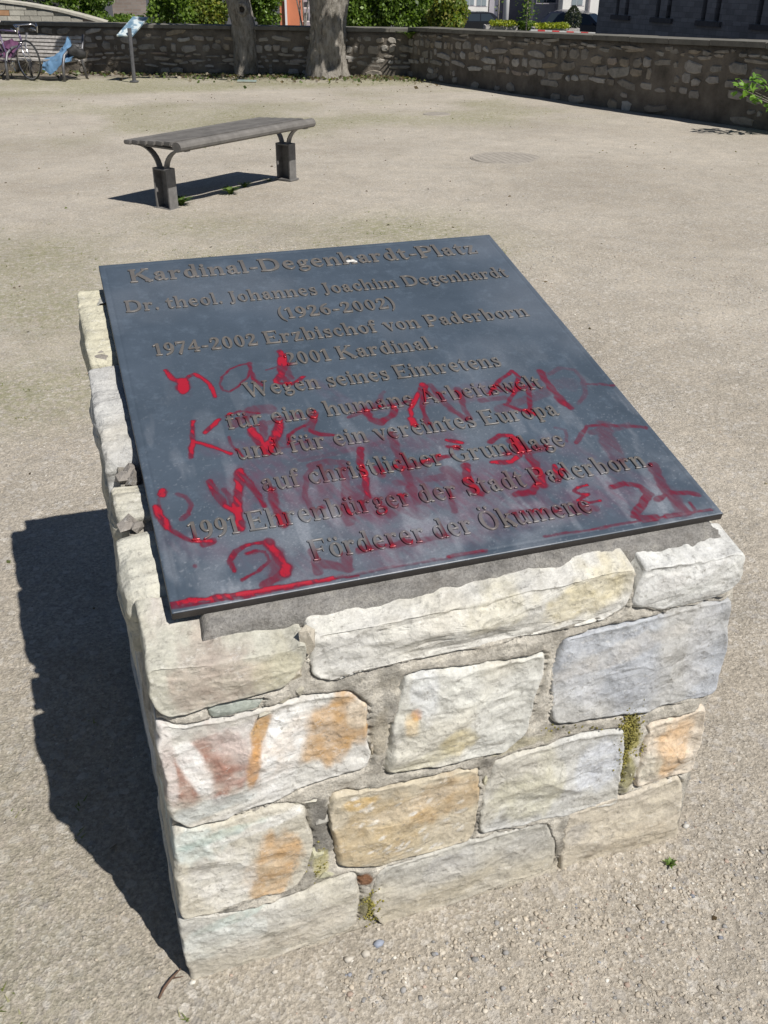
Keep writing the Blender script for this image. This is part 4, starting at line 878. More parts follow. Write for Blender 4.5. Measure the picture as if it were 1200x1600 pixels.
def wall(name, A, B, topA, topB, label, seed, maxn, rng_u, inner=1, skip=None, low=.0):
    A, B = np.array(A, float), np.array(B, float); L = np.hypot(*(B-A)); d = (B-A)/L; nrm = np.array((d[1], -d[0]))*inner   # towards the square
    root = empty(name, (*((A+B)/2), G((A[1]+B[1])/2)-.1), 0, label, 'wall'); off = np.array(root.location)
    ns = max(2, int(L/.22)); nz = 14
    tt, hh_ = np.meshgrid(np.linspace(0, 1, ns), np.linspace(0, 1, nz))
    base = -.6; top = topA+(topB-topA)*tt-.06; Zz = base+(top-base)*hh_
    Xx, Yy = A[0]+(B[0]-A[0])*tt, A[1]+(B[1]-A[1])*tt
    P = np.stack([Xx, Yy, Zz], -1); q = .022*fbm(P*3.1, 4, seed)
    P = P+np.array((*nrm, 0))*q[..., None]
    I = np.arange(ns*nz).reshape(nz, ns); V = P.reshape(-1, 3); F = np.stack([I[:-1, :-1], I[:-1, 1:], I[1:, 1:], I[1:, :-1]], -1).reshape(-1, 4)
    rim = np.concatenate([I[0, :], I[1:, -1], I[-1, -2::-1], I[-2:0:-1, 0]]); lo_ = V[rim]-np.array((*nrm, 0))*.42
    j = len(V)+np.arange(len(rim)); V = np.vstack([V, lo_]); F = np.vstack([F, np.stack([np.roll(rim, -1), rim, j, np.roll(j, -1)], -1)])
    # the back face
    bk = [j[0], j[ns-1], j[ns+nz-2], j[2*ns+nz-3]]
    meshnp('masonry', V, [F, np.array([bk])], wmort, root, loc=None).location = tuple(-off)
    # coping slabs
    x = 0.0; r_ = random.Random(seed)
    while x < L:
        w = r_.uniform(.7, 1.15); x1 = min(L, x+w)
        if L-x1 < .3: x1 = L
        t0, t1 = x/L, x1/L; m = A+d*((x+x1)/2)-nrm*.2; tz = topA+(topB-topA)*(t0+t1)/2
        sl = (topB-topA)/L; dd = np.array((d[0], d[1], sl)); dd /= np.linalg.norm(dd)
        mb = MB(); mb.box(np.array((m[0], m[1], tz-.03+r_.uniform(-.004, .004)))-off, (x1-x-.008, .50, .06), (dd, np.array((*nrm, 0)), np.cross(dd, np.array((*nrm, 0)))))
        mb.build('coping_slab', cop, root); x = x1
    # the stones, in uneven courses
    ea = np.array((*d, 0)); en = np.array((*nrm, 0)); cnt = 0; x0, x1 = rng_u; zc = low; cells = []
    zz = -.02
    while zz < 1.0:
        h = r_.choice((.06, .08, .11, .15, .17)); x = x0+r_.uniform(-.1, 0)
        while x < x1:
            w = r_.choice((.10, .15, .20, .28, .42))*r_.uniform(.8, 1.2); hh2 = h*r_.uniform(.55, 1.0)
            if zz > .16 or r_.random() < .35: cells.append((x+w/2, zz+h/2+r_.uniform(-.03, .03), w*r_.uniform(.75, .97), hh2*.95))
            x += w+r_.choice((.008, .012, .05))
        zz += h+.01
    r_.shuffle(cells); k = 0
    for (cx, cz, w, h) in cells:
        if k >= maxn: break
        if r_.random() < .04: continue
        t = cx/L
        if not 0 < t < 1: continue
        gl = G(A[1]+(B[1]-A[1])*t); top = topA+(topB-topA)*t
        if gl+cz+h/2 > top-.065: continue
        p = np.array((*(A+d*cx), gl+cz)); th = r_.uniform(-.12, .12); e1 = ea*math.cos(th)+np.array((0, 0, 1))*math.sin(th); e2 = np.cross(en, e1) if inner > 0 else -np.cross(en, e1)
        e2 = np.array((0, 0, 1.))-e1*e1[2]; e2 /= np.linalg.norm(e2); e3 = np.cross(e1, e2); 
        if e3@en < 0: e1 = -e1; e3 = -e3
        o = link('stone', WV[r_.randrange(16)], root); dpt = r_.uniform(.012, .030)
        p = p-off
        o.matrix_local = Matrix(((e1[0]*w, e2[0]*h, e3[0]*dpt, p[0]), (e1[1]*w, e2[1]*h, e3[1]*dpt, p[1]), (e1[2]*w, e2[2]*h, e3[2]*dpt, p[2]), (0, 0, 0, 1)))
        k += 1
    return root
CN = (6.66, 17.30)
LA = np.array((-13.0, 28.01)); LB = np.array(CN); LL = np.hypot(*(LB-LA))
wall('stone_wall', LA, LB, .55, .555, 'rubble stone wall behind the two big trees at the back of the square', 3, 290, (LL-8.4, LL))
RB = np.array((9.63, -1.0)); RA = np.array(CN)
wall('stone_wall', RA, RB, .575, 1.15, 'long shaded rubble wall running along the right side of the square', 8, 300, (0, 9.3))
# ------------------------------------------------------------------ trees
def bark_mat():
    m, nt, bs = mat_new('bark'); pos = N(nt, 'NewGeometry').outputs['Position']
    f = noise(nt, pos, 14, 8, .8, (1, 1, .35)); f2 = noise(nt, pos, 2.6, 5, .7)
    c = mixc(nt, 1, ramp(nt, f, [(.36, (.12, .105, .09)), (.5, (.30, .275, .24)), (.68, (.46, .43, .39))]), ramp(nt, f2, [(.3, (.7, .7, .66)), (.65, (1.15, 1.15, 1.15))]), 'MULTIPLY')
    nt.links.new(c, bs.inputs['Base Color']); bs.inputs['Roughness'].default_value = .95; bump(nt, bs, f, 1.0, .06); return m
bark = bark_mat()
def leaf_mat(name, c):
    m, nt, bs = mat_new(name); a = N(nt, 'Attribute', attribute_name='Col').outputs['Color']
    nt.links.new(a, bs.inputs['Base Color']); bs.inputs['Roughness'].default_value = .5
    tr = N(nt, 'BsdfTranslucent'); nt.links.new(mixc(nt, 1, a, (1.3, 1.5, .6), 'MULTIPLY'), tr.inputs[0])
    mx = N(nt, 'MixShader'); mx.inputs[0].default_value = .35; out = nt.nodes['Material Output']
    nt.links.new(bs.outputs[0], mx.inputs[1]); nt.links.new(tr.outputs[0], mx.inputs[2]); nt.links.new(mx.outputs[0], out.inputs[0])
    return m
LFM = leaf_mat('leaves', None)
def leaves(name, C, s0, s1, cols, parent, seed, kind='stuff', flat=.0):
    """C (n,3) leaf centres; each leaf a folded quad"""
    r_ = np.random.default_rng(seed); n = len(C); d = r_.standard_normal((n, 3)); d[:, 2] *= (1-flat); d /= np.linalg.norm(d, axis=1)[:, None]
    e = np.cross(d, r_.standard_normal((n, 3))); e /= np.linalg.norm(e, axis=1)[:, None]; nn = np.cross(d, e)
    s = (s0+(s1-s0)*r_.random(n))[:, None]
    V = np.stack([C-d*s*.5, C+e*s*.36+nn*s*.10, C+d*s*.55, C-e*s*.36+nn*s*.10], 1).reshape(-1, 3)
    cc = np.array(cols)[r_.integers(0, len(cols), n)]*(.75+.5*r_.random((n, 1)))
    o = meshnp(name, V, np.arange(n*4).reshape(n, 4), LFM, parent, smooth=False, col=np.repeat(cc, 4, 0))
    if kind: o['kind'] = kind
    return o
def blob_points(n, centres, seed, shell=.5):
    r_ = np.random.default_rng(seed); C = []
    ws = np.array([c[3]*c[4]*c[5] for c in centres])**.67; ws /= ws.sum()
    for c, w in zip(centres, ws):
        k = int(n*w); d = r_.standard_normal((k, 3)); d /= np.linalg.norm(d, axis=1)[:, None]
        r = (shell+(1-shell)*r_.random(k))**.6; lump = 1+.22*fbm(d*2.5+c[0], 3, seed)
        C.append(np.array(c[:3])+d*r[:, None]*lump[:, None]*np.array(c[3:6]))
    return np.vstack(C)
def trunk(name, pts, rad, root, mat=bark, seed=1, nseg=72, amp=.11, flare=0):
    P = np.array(pts, float); m = 90; t = np.linspace(0, len(P)-1, m); Q = np.stack([np.interp(t, range(len(P)), P[:, k]) for k in range(3)], -1); R = np.interp(t, range(len(P)), rad)
    a = np.linspace(0, 2*math.pi, nseg, endpoint=False); V = []
    for q, r in zip(Q, R):
        zf_ = max(0, 1-(q[2]-Q[0][2])/.5)
        d = np.stack([np.cos(a), np.sin(a), a*0], -1); p = q+d*r
        k = 1+amp*(fbm(p*np.array((7, 7, 2.2)), 4, seed)*2+.8*fbm(p*np.array((26, 26, 6)), 3, seed+3))+flare*zf_**2*(.55+.9*np.abs(np.sin(a*2.5+seed)))
        V.append(q+d*(r*k)[:, None])
    V = np.vstack(V); I = np.arange(m*nseg).reshape(m, nseg); J = np.roll(I, -1, 1)
    return meshnp(name, V, np.stack([I[:-1], J[:-1], J[1:], I[1:]], -1).reshape(-1, 4), mat, root)
def tree(name, base, pts, rad, label, crown, seed, flare, nleaf):
    root = empty(name, base, 0, label, 'tree'); b = np.array(base, float)
    tr = trunk('trunk', np.array(pts)-b, rad, root, seed=seed, flare=flare)
    r_ = random.Random(seed); top = np.array(pts[-1])-b
    for (cx, cy, cz, r) in crown[:7]:
        e = np.array((cx, cy, cz))-b; mid = (top+e)/2+np.array((0, 0, .3)); mb = MB(); mb.tube([top-np.array((0, 0, .25)), mid, e], [rad[-1]*.55, rad[-1]*.35, .03], 8); mb.build('limb', bark, root, smooth=True)
    C = blob_points(nleaf, [(c[0]-b[0], c[1]-b[1], c[2]-b[2], c[3], c[3], c[3]*.6) for c in crown], seed, .2)
    leaves('crown', C, .10, .17, [(.06, .11, .02), (.09, .14, .03), (.05, .085, .02)], root, seed)  # crown out of view, its clumps laid out for the shade they cast
    return root
def shade_spot(px_, wz, h):   # where foliage at height h must be to shade a spot on the back wall
    lam = (6.66-px_)/(6.66+13); p = np.array((px_, 17.30+lam*10.71, wz)); k = (h-wz)/(-SD[2]); return p-SD*k
crA = []; crB = []; rr_ = random.Random(2)  # unseen leaf clumps, placed to shade the back wall
for px_ in np.arange(1.75, 5.35, .34):
    for wz in (-.1, .32):
        if 2.0 < px_ < 2.5 and wz > 0: continue
        if 4.72 < px_ < 5.3 or 3.5 < px_ < 3.95: continue
        h = rr_.uniform(3.4, 5.2); q = shade_spot(px_+rr_.uniform(-.1, .1), wz+rr_.uniform(-.05, .05), h)
        (crA if px_ < 4.0 else crB).append((q[0], q[1], q[2], rr_.uniform(.22, .34)))
for px_, wz in ((.9, .3), (1.3, 0.), (1.35, .4), (5.55, .35), (5.9, .1), (.45, .1), (.2, .35), (-.1, .0), (-.4, .4)):
    q = shade_spot(px_, wz, 4.2); (crA if px_ < 4 else crB).append((q[0], q[1], q[2], .20))
for px_ in (-1.4, -1, -.6, -.2, .2, .6, 1.0, 1.4): 
    q = shade_spot(px_, .42, 4.6); crA.append((q[0], q[1], q[2], .26))
t1 = on_ground(386, 118); t2 = on_ground(511, 121)
Fh0 = np.array((math.sin(YAW), math.cos(YAW), 0)); rg = random.Random(77)
for i in range(26):
    xg = rg.uniform(.2, 3.9); yg = 17.3+(6.66-xg)*.545-rg.uniform(.25, 1.0); q = np.array((xg, yg, G(yg)))-SD*(4.6/(-SD[2])); crA.append((q[0], q[1], q[2], rg.uniform(.07, .15)))  # small unseen clumps added to dapple the ground before the wall
for P_, r0 in ((t1, .2), (t2, .33)):
    for dx, hz in ((-.6, .25), (.3, .45), (-.1, .75), (.6, .15), (.7, .7), (-.7, .6)):
        p = P_+np.array((-r0*.7+dx*r0, -r0*.7, hz)); k = 3.6/(-SD[2]); q = p-SD*k; (crA if P_ is t1 else crB).append((q[0], q[1], q[2], .13))  # small unseen clumps added to throw shade spots on the trunks
s1 = lambda x, y, P: on_plane(x, y, P, (FW[0], FW[1], 0))
T1 = [t1-np.array((0, 0, .15)), t1+np.array((0, 0, .3)), s1(381, 40, t1), s1(373, 5, t1)]; e = (T1[3]-T1[2])/(T1[3][2]-T1[2][2]); T1 += [T1[3]+e*.9+np.array((0, 0, .0)), T1[3]+e*.9+np.array((.05, 0, 1.5))]
tree('plane_tree', (t1[0], t1[1], t1[2]-.1), T1, [.235, .225, .22, .225, .20, .16], 'slimmer grey tree trunk left of the big one, in front of the back wall', crA, 5, .12, 7000)
T2 = [t2-np.array((0, 0, .15)), t2+np.array((0, 0, .3)), s1(513, 40, t2), s1(514, 0, t2), s1(514, 0, t2)+np.array((0, 0, 1.2)), s1(514, 0, t2)+np.array((-.1, 0, 2.2))]
big = tree('plane_tree', (t2[0], t2[1], t2[2]-.1), T2, [.36, .345, .32, .345, .30, .22], 'thickest tree trunk with spreading roots, standing before the back wall', crB, 9, .42, 4200)
kn = s1(380, 14, t1)-Fh0*.20-np.array((t1[0], t1[1], t1[2]-.1)); tr_ = [o for o in bpy.data.objects if o.name.startswith('plane_tree') and o.parent is None][0]
mb = MB(); mb.ring(kn, Fh0, .085, .040, 20, 8); mb.build('bark_knot', bark, tr_, smooth=True)
mb = MB(); mb.add(ICO*np.array((.07, .07, .07))+kn+Fh0*.02, ICF); mb.build('knot_hole', simple('dark_hole', (.03, .025, .02), .95), tr_)
# ------------------------------------------------------------------ shrubs behind the wall
GB_ = [(.10, .17, .025), (.14, .22, .03), (.18, .27, .045), (.07, .12, .02)]; GD_ = [(.05, .09, .018), (.08, .13, .025), (.11, .17, .03)]; GY_ = [(.22, .26, .05), (.16, .22, .04), (.28, .27, .06), (.10, .16, .03)]
def shrub(x, y, D_, rx, rz, cols, label, seed, n=5200, name='shrub', cat='shrub', s=(.05, .10), ry=None):
    c = at(x, y, D_); gb = -.75
    root = empty(name, (c[0], c[1], gb), 0, label, cat, None); r_ = random.Random(seed); b = np.array((c[0], c[1], gb)); lumps = []
    for i in range(9):
        a = r_.uniform(0, 6.28); q = r_.uniform(.15, .62); lumps.append((RT[0]*math.cos(a)*q*rx, RT[1]*math.cos(a)*q*rx+math.sin(a)*q*(ry or rx)*.7, c[2]-gb+r_.uniform(-.55, .5)*rz, rx*r_.uniform(.38, .58), (ry or rx)*r_.uniform(.38, .55), rz*r_.uniform(.40, .6)))
    leaves('foliage', blob_points(n, lumps, seed, .35), s[0], s[1], cols, root, seed)
    mb = MB()
    for i in range(5):
        a = r_.uniform(0, 6.28); mb.tube([(r_.uniform(-.1, .1), r_.uniform(-.1, .1), 0), (math.cos(a)*rx*.2, math.sin(a)*rx*.2, (c[2]-gb)*.6), (math.cos(a)*rx*.4, math.sin(a)*rx*.4, (c[2]-gb))], [.03, .02, .008], 6)
    mb.build('stem', bark, root); return root
shrub(120, 8, 22.5, .85, .62, GB_, 'bushy green shrub below the dark handrail at upper left', 11)
shrub(200, 34, 20.3, .5, .22, GB_, 'low sprawling green shrub in front of the brick wall', 12, 2200)
shrub(262, 14, 21, .66, .62, GB_, 'leafy shrub just right of the brick wall behind the boundary wall', 13)
shrub(325, 6, 21.2, .70, .68, GY_, 'yellow-green shrub left of the slimmer tree trunk', 14)
shrub(412, 8, 21.5, .52, .60, GB_, 'narrow bright shrub right of the slimmer tree trunk', 15, 3600)
shrub(572, 8, 19.9, .70, .72, GB_, 'bright green hedge shrub just right of the thickest tree trunk', 16, 7600)
shrub(640, 6, 19.6, .72, .74, GB_, 'tall bright shrub above the corner of the boundary walls', 17, 7600)
shrub(702, 24, 19.3, .52, .50, GY_, 'rounded yellow-tinged shrub at the right end of the hedge', 18, 6000)
shrub(-20, -40, 26, 1.2, 1.0, GD_, 'dark shrub beyond the sloping stair wall', 19, 3000)
shrub(60, -25, 27, 1.0, .8, GD_, 'dark shrub behind the handrail', 20, 3000)
shrub(470, -70, 30, 1.3, 1.0, GD_, 'dark tall shrub behind the thickest trunk', 23, 2500)
# ------------------------------------------------------------------ sloping stair wall, railing, brick wall
Rh = np.array((math.cos(YAW), -math.sin(YAW), 0)); Fh = np.array((math.sin(YAW), math.cos(YAW), 0)); Z3 = np.array((0, 0, 1.))
def facade(x, y, D_): return at(x, y, D_)
def scr(x, y, O_): q = on_plane(x, y, O_, Fh)-O_; return q@Rh, q[2]
O_ = at(80, 30, 21.5); lt = simple('pale_stone', (.42, .40, .34), .9, var=.2, scale=5, bstr=.4, bdist=.02, rnd=.2)
sw = empty('stair_wall', (O_[0], O_[1], -.9), 0, 'pale sunlit stone stair wall sloping down to the right, upper left', 'stair wall'); so = np.array((O_[0], O_[1], -.9)); OZ0 = np.array((0, 0, 0.))
prof = [scr(*p, O_) for p in ((-160, -14), (-60, -4), (0, 1), (40, 6), (90, 15), (130, 25), (168, 36))]
mb = MB(); mb.prism([(prof[-1][0], -1.6)]+[(a, b-.03) for a, b in prof[::-1]]+[(prof[0][0], -1.6)], O_-so+Fh*.02, Rh, Z3, Fh, .34); mb.build('masonry', lt, sw)
r_ = random.Random(6); pa = np.array(prof)
for row in range(9):
    zt = pa[0][1]-.02-row*.115; x = pa[0][0]
    while x < pa[-1][0]:
        w = r_.uniform(.18, .42); xm = x+w/2; tp = np.interp(xm+w/2, pa[:, 0], pa[:, 1])-.05
        if zt < tp+.04 and zt > -1.0:
            hgt = min(.104, .104+min(0, tp-zt)); 
            if hgt > .03: b_ = MB(); b_.box(O_-so+Rh*xm+Z3*(min(zt, tp)-hgt/2), (w-.012, .05, hgt), (Rh, Fh, Z3)); b_.build('stone', lt if r_.random() > .12 else simple('rusty_stone%d' % r_.randrange(9999), (.42, .24, .13), .9, var=.2) if len(bpy.data.materials) < 60 else lt, sw)
        x += w
for a, b in zip(prof[:-1], prof[1:]):
    p0, p1 = (O_-so)+Rh*a[0]+Z3*a[1], (O_-so)+Rh*b[0]+Z3*b[1]
    d = p1-p0; L = np.linalg.norm(d); d /= L; b_ = MB(); b_.box((p0+p1)/2+Fh*.17-Z3*.01, (L*.995, .44, .05), (d, Fh, np.cross(d, Fh))); b_.build('coping_slab', lt, sw)
hr = empty('handrail', at(90, 20, 22.3), 0, 'black iron handrail sloping down behind the pale stair wall', 'railing'); ho = np.array(hr.location)
rp = [at(20, -16, 22.3), at(58, -4, 22.3), at(75, 3, 22.3), at(100, 13, 22.3), at(128, 22, 22.3)]
mb = MB(); mb.tube([p-ho for p in rp], .035, 8); mb.tube([p-ho-Z3*.13 for p in rp], .02, 6); mb.build('rail', black, hr)
for p in rp:
    mb = MB(); mb.tube([p-ho, p-ho-Z3*1.2], .018, 6); mb.build('post', black, hr)
def brick_mat(name, c1, c2, mo, sc_=1.0, w=.24, h=.075):
    m, nt, bs = mat_new(name); pos = N(nt, 'TexCoord').outputs['Object']
    sx_ = N(nt, 'SeparateXYZ'); nt.links.new(pos, sx_.inputs[0]); cb = N(nt, 'CombineXYZ')
    nt.links.new(sx_.outputs[0], cb.inputs[0]); nt.links.new(sx_.outputs[2], cb.inputs[1])
    b = N(nt, 'TexBrick'); nt.links.new(cb.outputs[0], b.inputs['Vector'])
    for k, v_ in (('Color1', (*c1, 1)), ('Color2', (*c2, 1)), ('Mortar', (*mo, 1)), ('Scale', sc_), ('Brick Width', w), ('Row Height', h), ('Mortar Size', .008)): b.inputs[k].default_value = v_
    nt.links.new(mixc(nt, .5, b.outputs[0], ramp(nt, noise(nt, pos, 1.7, 6, .7), [(.3, (.35, .35, .35)), (.7, (.65, .65, .65))]), 'OVERLAY'), bs.inputs['Base Color']); bs.inputs['Roughness'].default_value = .92
    return m
def block(name, x0, y0, x1, y1, D_, depth, mat, label=None, cat=None, zb=None, parent=None):
    """an upright block facing the square; photo pixels give its front face at distance D_"""
    c = at((x0+x1)/2, (y0+y1)/2, D_); a = on_plane(x0, (y0+y1)/2, c, Fh); b = on_plane(x1, (y0+y1)/2, c, Fh); t = on_plane((x0+x1)/2, y0, c, Fh)[2]; bt = zb if zb is not None else on_plane((x0+x1)/2, y1, c, Fh)[2]
    w = np.linalg.norm((b-a)[:2]); ctr = (a+b)/2; ctr[2] = 0
    me = MB(); me.box((0, depth/2, (t-bt)/2), (w, depth, t-bt))
    loc = np.array((ctr[0], ctr[1], bt))
    o = me.build(name, mat, parent); 
    if parent is None: o.location = tuple(loc); o.rotation_euler = (0, 0, -YAW)
    else:
        o.matrix_parent_inverse = Matrix(); pl = parent.location; dv = Matrix.Rotation(YAW, 3, 'Z')@(Vector(loc)-pl); o.location = dv
    return tag(o, label, cat)
def house(name, x0, y0, x1, y1, D_, depth, mat, label, cat, zb, wins=(), wmat=None, frame=None, sill=None, extra=()):
    c = at((x0+x1)/2, (y0+y1)/2, D_); root = empty(name, (c[0], c[1], zb), -YAW, label, cat)
    block('wall', x0, y0, x1, y1, D_, depth, mat, zb=zb, parent=root)
    def sub(nm, x0_, y0_, x1_, y1_, dd, dpt, m_, par):
        o = block(nm, x0_, y0_, x1_, y1_, D_-dd, dpt, m_, parent=root)
        if par is not root: l = o.location.copy(); o.parent = par; o.location = l-par.location
        return o
    for (a, b, c_, d_) in wins:
        w = sub('window', a, b, c_, d_, .05, .05, frame, root); mx_, my_ = min(1.2, (c_-a)*.12), min(1.2, (d_-b)*.1)
        xm = (a+c_)/2
        for (p, q) in ((a+mx_, xm-mx_*.4), (xm+mx_*.4, c_-mx_)): sub('pane', p, b+my_, q, d_-my_, .07, .03, wmat, w)
        if sill: sub('sill', a-.8, d_, c_+.8, d_+1.2, .18, .2, sill, w)
    for (nm, a, b, c_, d_, dd, dpt, m_) in extra: sub(nm, a, b, c_, d_, dd, dpt, m_, root)
    return root
brk = brick_mat('brick', (.24, .19, .16), (.30, .25, .22), (.26, .24, .22), 1, .22, .07)
bw = block('brick_wall', 176, -30, 224, 60, 24, .4, brk, 'small weathered brick wall between shrubs behind the boundary wall', 'wall', zb=-.9)
white = simple('white_render', (.78, .77, .74), .8, var=.06, scale=1); lav = simple('grey_render', (.34, .33, .37), .8, var=.1, scale=1)
slate = simple('dark_render', (.10, .105, .14), .8, var=.2, scale=1); orange = simple('orange_render', (.58, .20, .10), .8, var=.08, scale=2)
glass, nt, bs = mat_new('window_glass'); bs.inputs['Base Color'].default_value = (.03, .04, .05, 1); bs.inputs['Roughness'].default_value = .08
pglass, nt, bs = mat_new('pale_window_glass'); bs.inputs['Base Color'].default_value = (.28, .33, .35, 1); bs.inputs['Roughness'].default_value = .12
wfr = simple('white_paint', (.74, .74, .74), .5, var=.05); sto = simple('grey_stone_trim', (.30, .28, .30), .8)
ZB = -2.4
house('house', 436, -60, 466, 40, 34, 5, orange, 'narrow orange rendered house front seen between the two trunks', 'house', -1.4, extra=(('drain_pipe', 444, -60, 447, 40, .12, .1, wfr),))
house('house', 467, -60, 530, 40, 36, 5, lav, 'grey house with dark window, partly behind the thickest trunk', 'house', -1.5, wins=((468, 2, 482, 12), (468, 19, 483, 33)), wmat=glass, frame=sto, sill=wfr)
house('house', 640, -160, 766, 60, 66, 9, white, 'white house at the left end of the far row, behind the black car', 'house', ZB, wins=((727, -8, 742, 9), (744, -8, 761, 10)), wmat=pglass, frame=wfr, sill=sto)
house('house', 767, -160, 838, 60, 68, 9, slate, 'dark grey house in the far row, behind the white pole', 'house', ZB, wins=((800, -24, 815, -6),), wmat=glass, frame=sto, extra=(('pillar', 768, -160, 776, 60, .4, .5, lav),))
house('house', 838.5, -160, 884, 60, 66, 9, lav, 'lavender-grey house in the far row with one wide dark window', 'house', ZB, wins=((838.5, -12, 870, 5),), wmat=glass, frame=sto, sill=sto, extra=(('drain_pipe', 874, -160, 877, 60, .2, .15, sto),))
house('house', 884.5, -160, 948, 60, 64, 9, white, 'white house beside the dark stone church in the far row', 'house', ZB, wins=((893, -14, 912, 9),), wmat=pglass, frame=wfr, sill=sto, extra=(('drain_pipe', 926, -160, 928, 60, .2, .15, sto),))
# ------------------------------------------------------------------ church
chm = brick_mat('church_stone', (.17, .16, .16), (.25, .235, .235), (.13, .125, .12), 1, .5, .24)
cht = simple('church_trim', (.075, .07, .072), .9)
ch = empty('church', at(1080, 40, 46)*np.array((1, 1, 0))+np.array((0, 0, -2.3)), 0, 'large dark stone church with paired narrow windows, top right behind the wall', 'church')
P0 = at(933, 30, 52); P1 = at(1200, 30, 42.5); P0[2] = P1[2] = 0; dC = (P1-P0)/np.linalg.norm(P1-P0); nC = np.array((dC[1], -dC[0], 0)); 
if nC@(CAM-P0) < 0: nC = -nC
ch.rotation_euler = (0, 0, math.atan2(dC[1], dC[0])); cl = np.array(ch.location); Rz = np.array(((dC[0], dC[1], 0), (-dC[1], dC[0], 0), (0, 0, 1)))
LC = 26.0
def cpart(nm, a0, a1, z0, z1, n0, n1, m_, parent=ch, base=None):
    c = P0+dC*(a0+a1)/2+nC*(n0+n1)/2+Z3*(z0+z1)/2; l = Rz@(c-cl); mb = MB(); mb.box((0, 0, 0), (a1-a0, abs(n1-n0), z1-z0)); o = mb.build(nm, m_, parent)
    o.location = tuple(l if base is None else l-base); return o, l
def ca(x, y):   # along-facade coordinate and height of a photo pixel on the facade
    q = on_plane(x, y, P0, nC); return (q-P0)@dC, q[2]
edges = []
prs = [((961.5, 966.5), (975.5, 981.5)), ((1024, 1030.5), (1041, 1048)), ((1096, 1103), (1117, 1125)), ((1183, 1191), (1206, 1215)), ((1292, 1301), (1318, 1328))]
wz1 = 2.8; cur = -0.0
zs = ca(1035, 28)[1]
opens = [(ca(a, 20)[0], ca(b, 20)[0]) for p in prs for a, b in p]
cpart('wall', 0, LC, -2.4, zs, -8, 0, chm); cpart('wall', 0, LC, wz1, 5.0, -8, 0, chm); xx = 0
for a, b in opens: cpart('wall', xx, a, zs, wz1, -.6, 0, chm); xx = b
cpart('wall', xx, LC, zs, wz1, -.6, 0, chm)
for p in prs:
    a0, b1 = ca(p[0][0], 20)[0], ca(p[1][1], 20)[0]
    cpart('sill', a0-.22, b1+.22, zs-.22, zs-.004, .002, .14, cht)
    for a, b in p:
        a_, b_ = ca(a, 20)[0], ca(b, 20)[0]; w, wl = cpart('window', a_+.002, b_-.002, zs+.002, wz1-.002, -.34, -.28, cht)
        cpart('pane', a_+.06, b_-.06, zs+.06, wz1-.06, -.275, -.265, glass, w, wl)
        for k in range(6): cpart('glazing_bar', a_+.05, b_-.05, zs+.35+k*.36, zs+.39+k*.36, -.262, -.25, sto, w, wl)
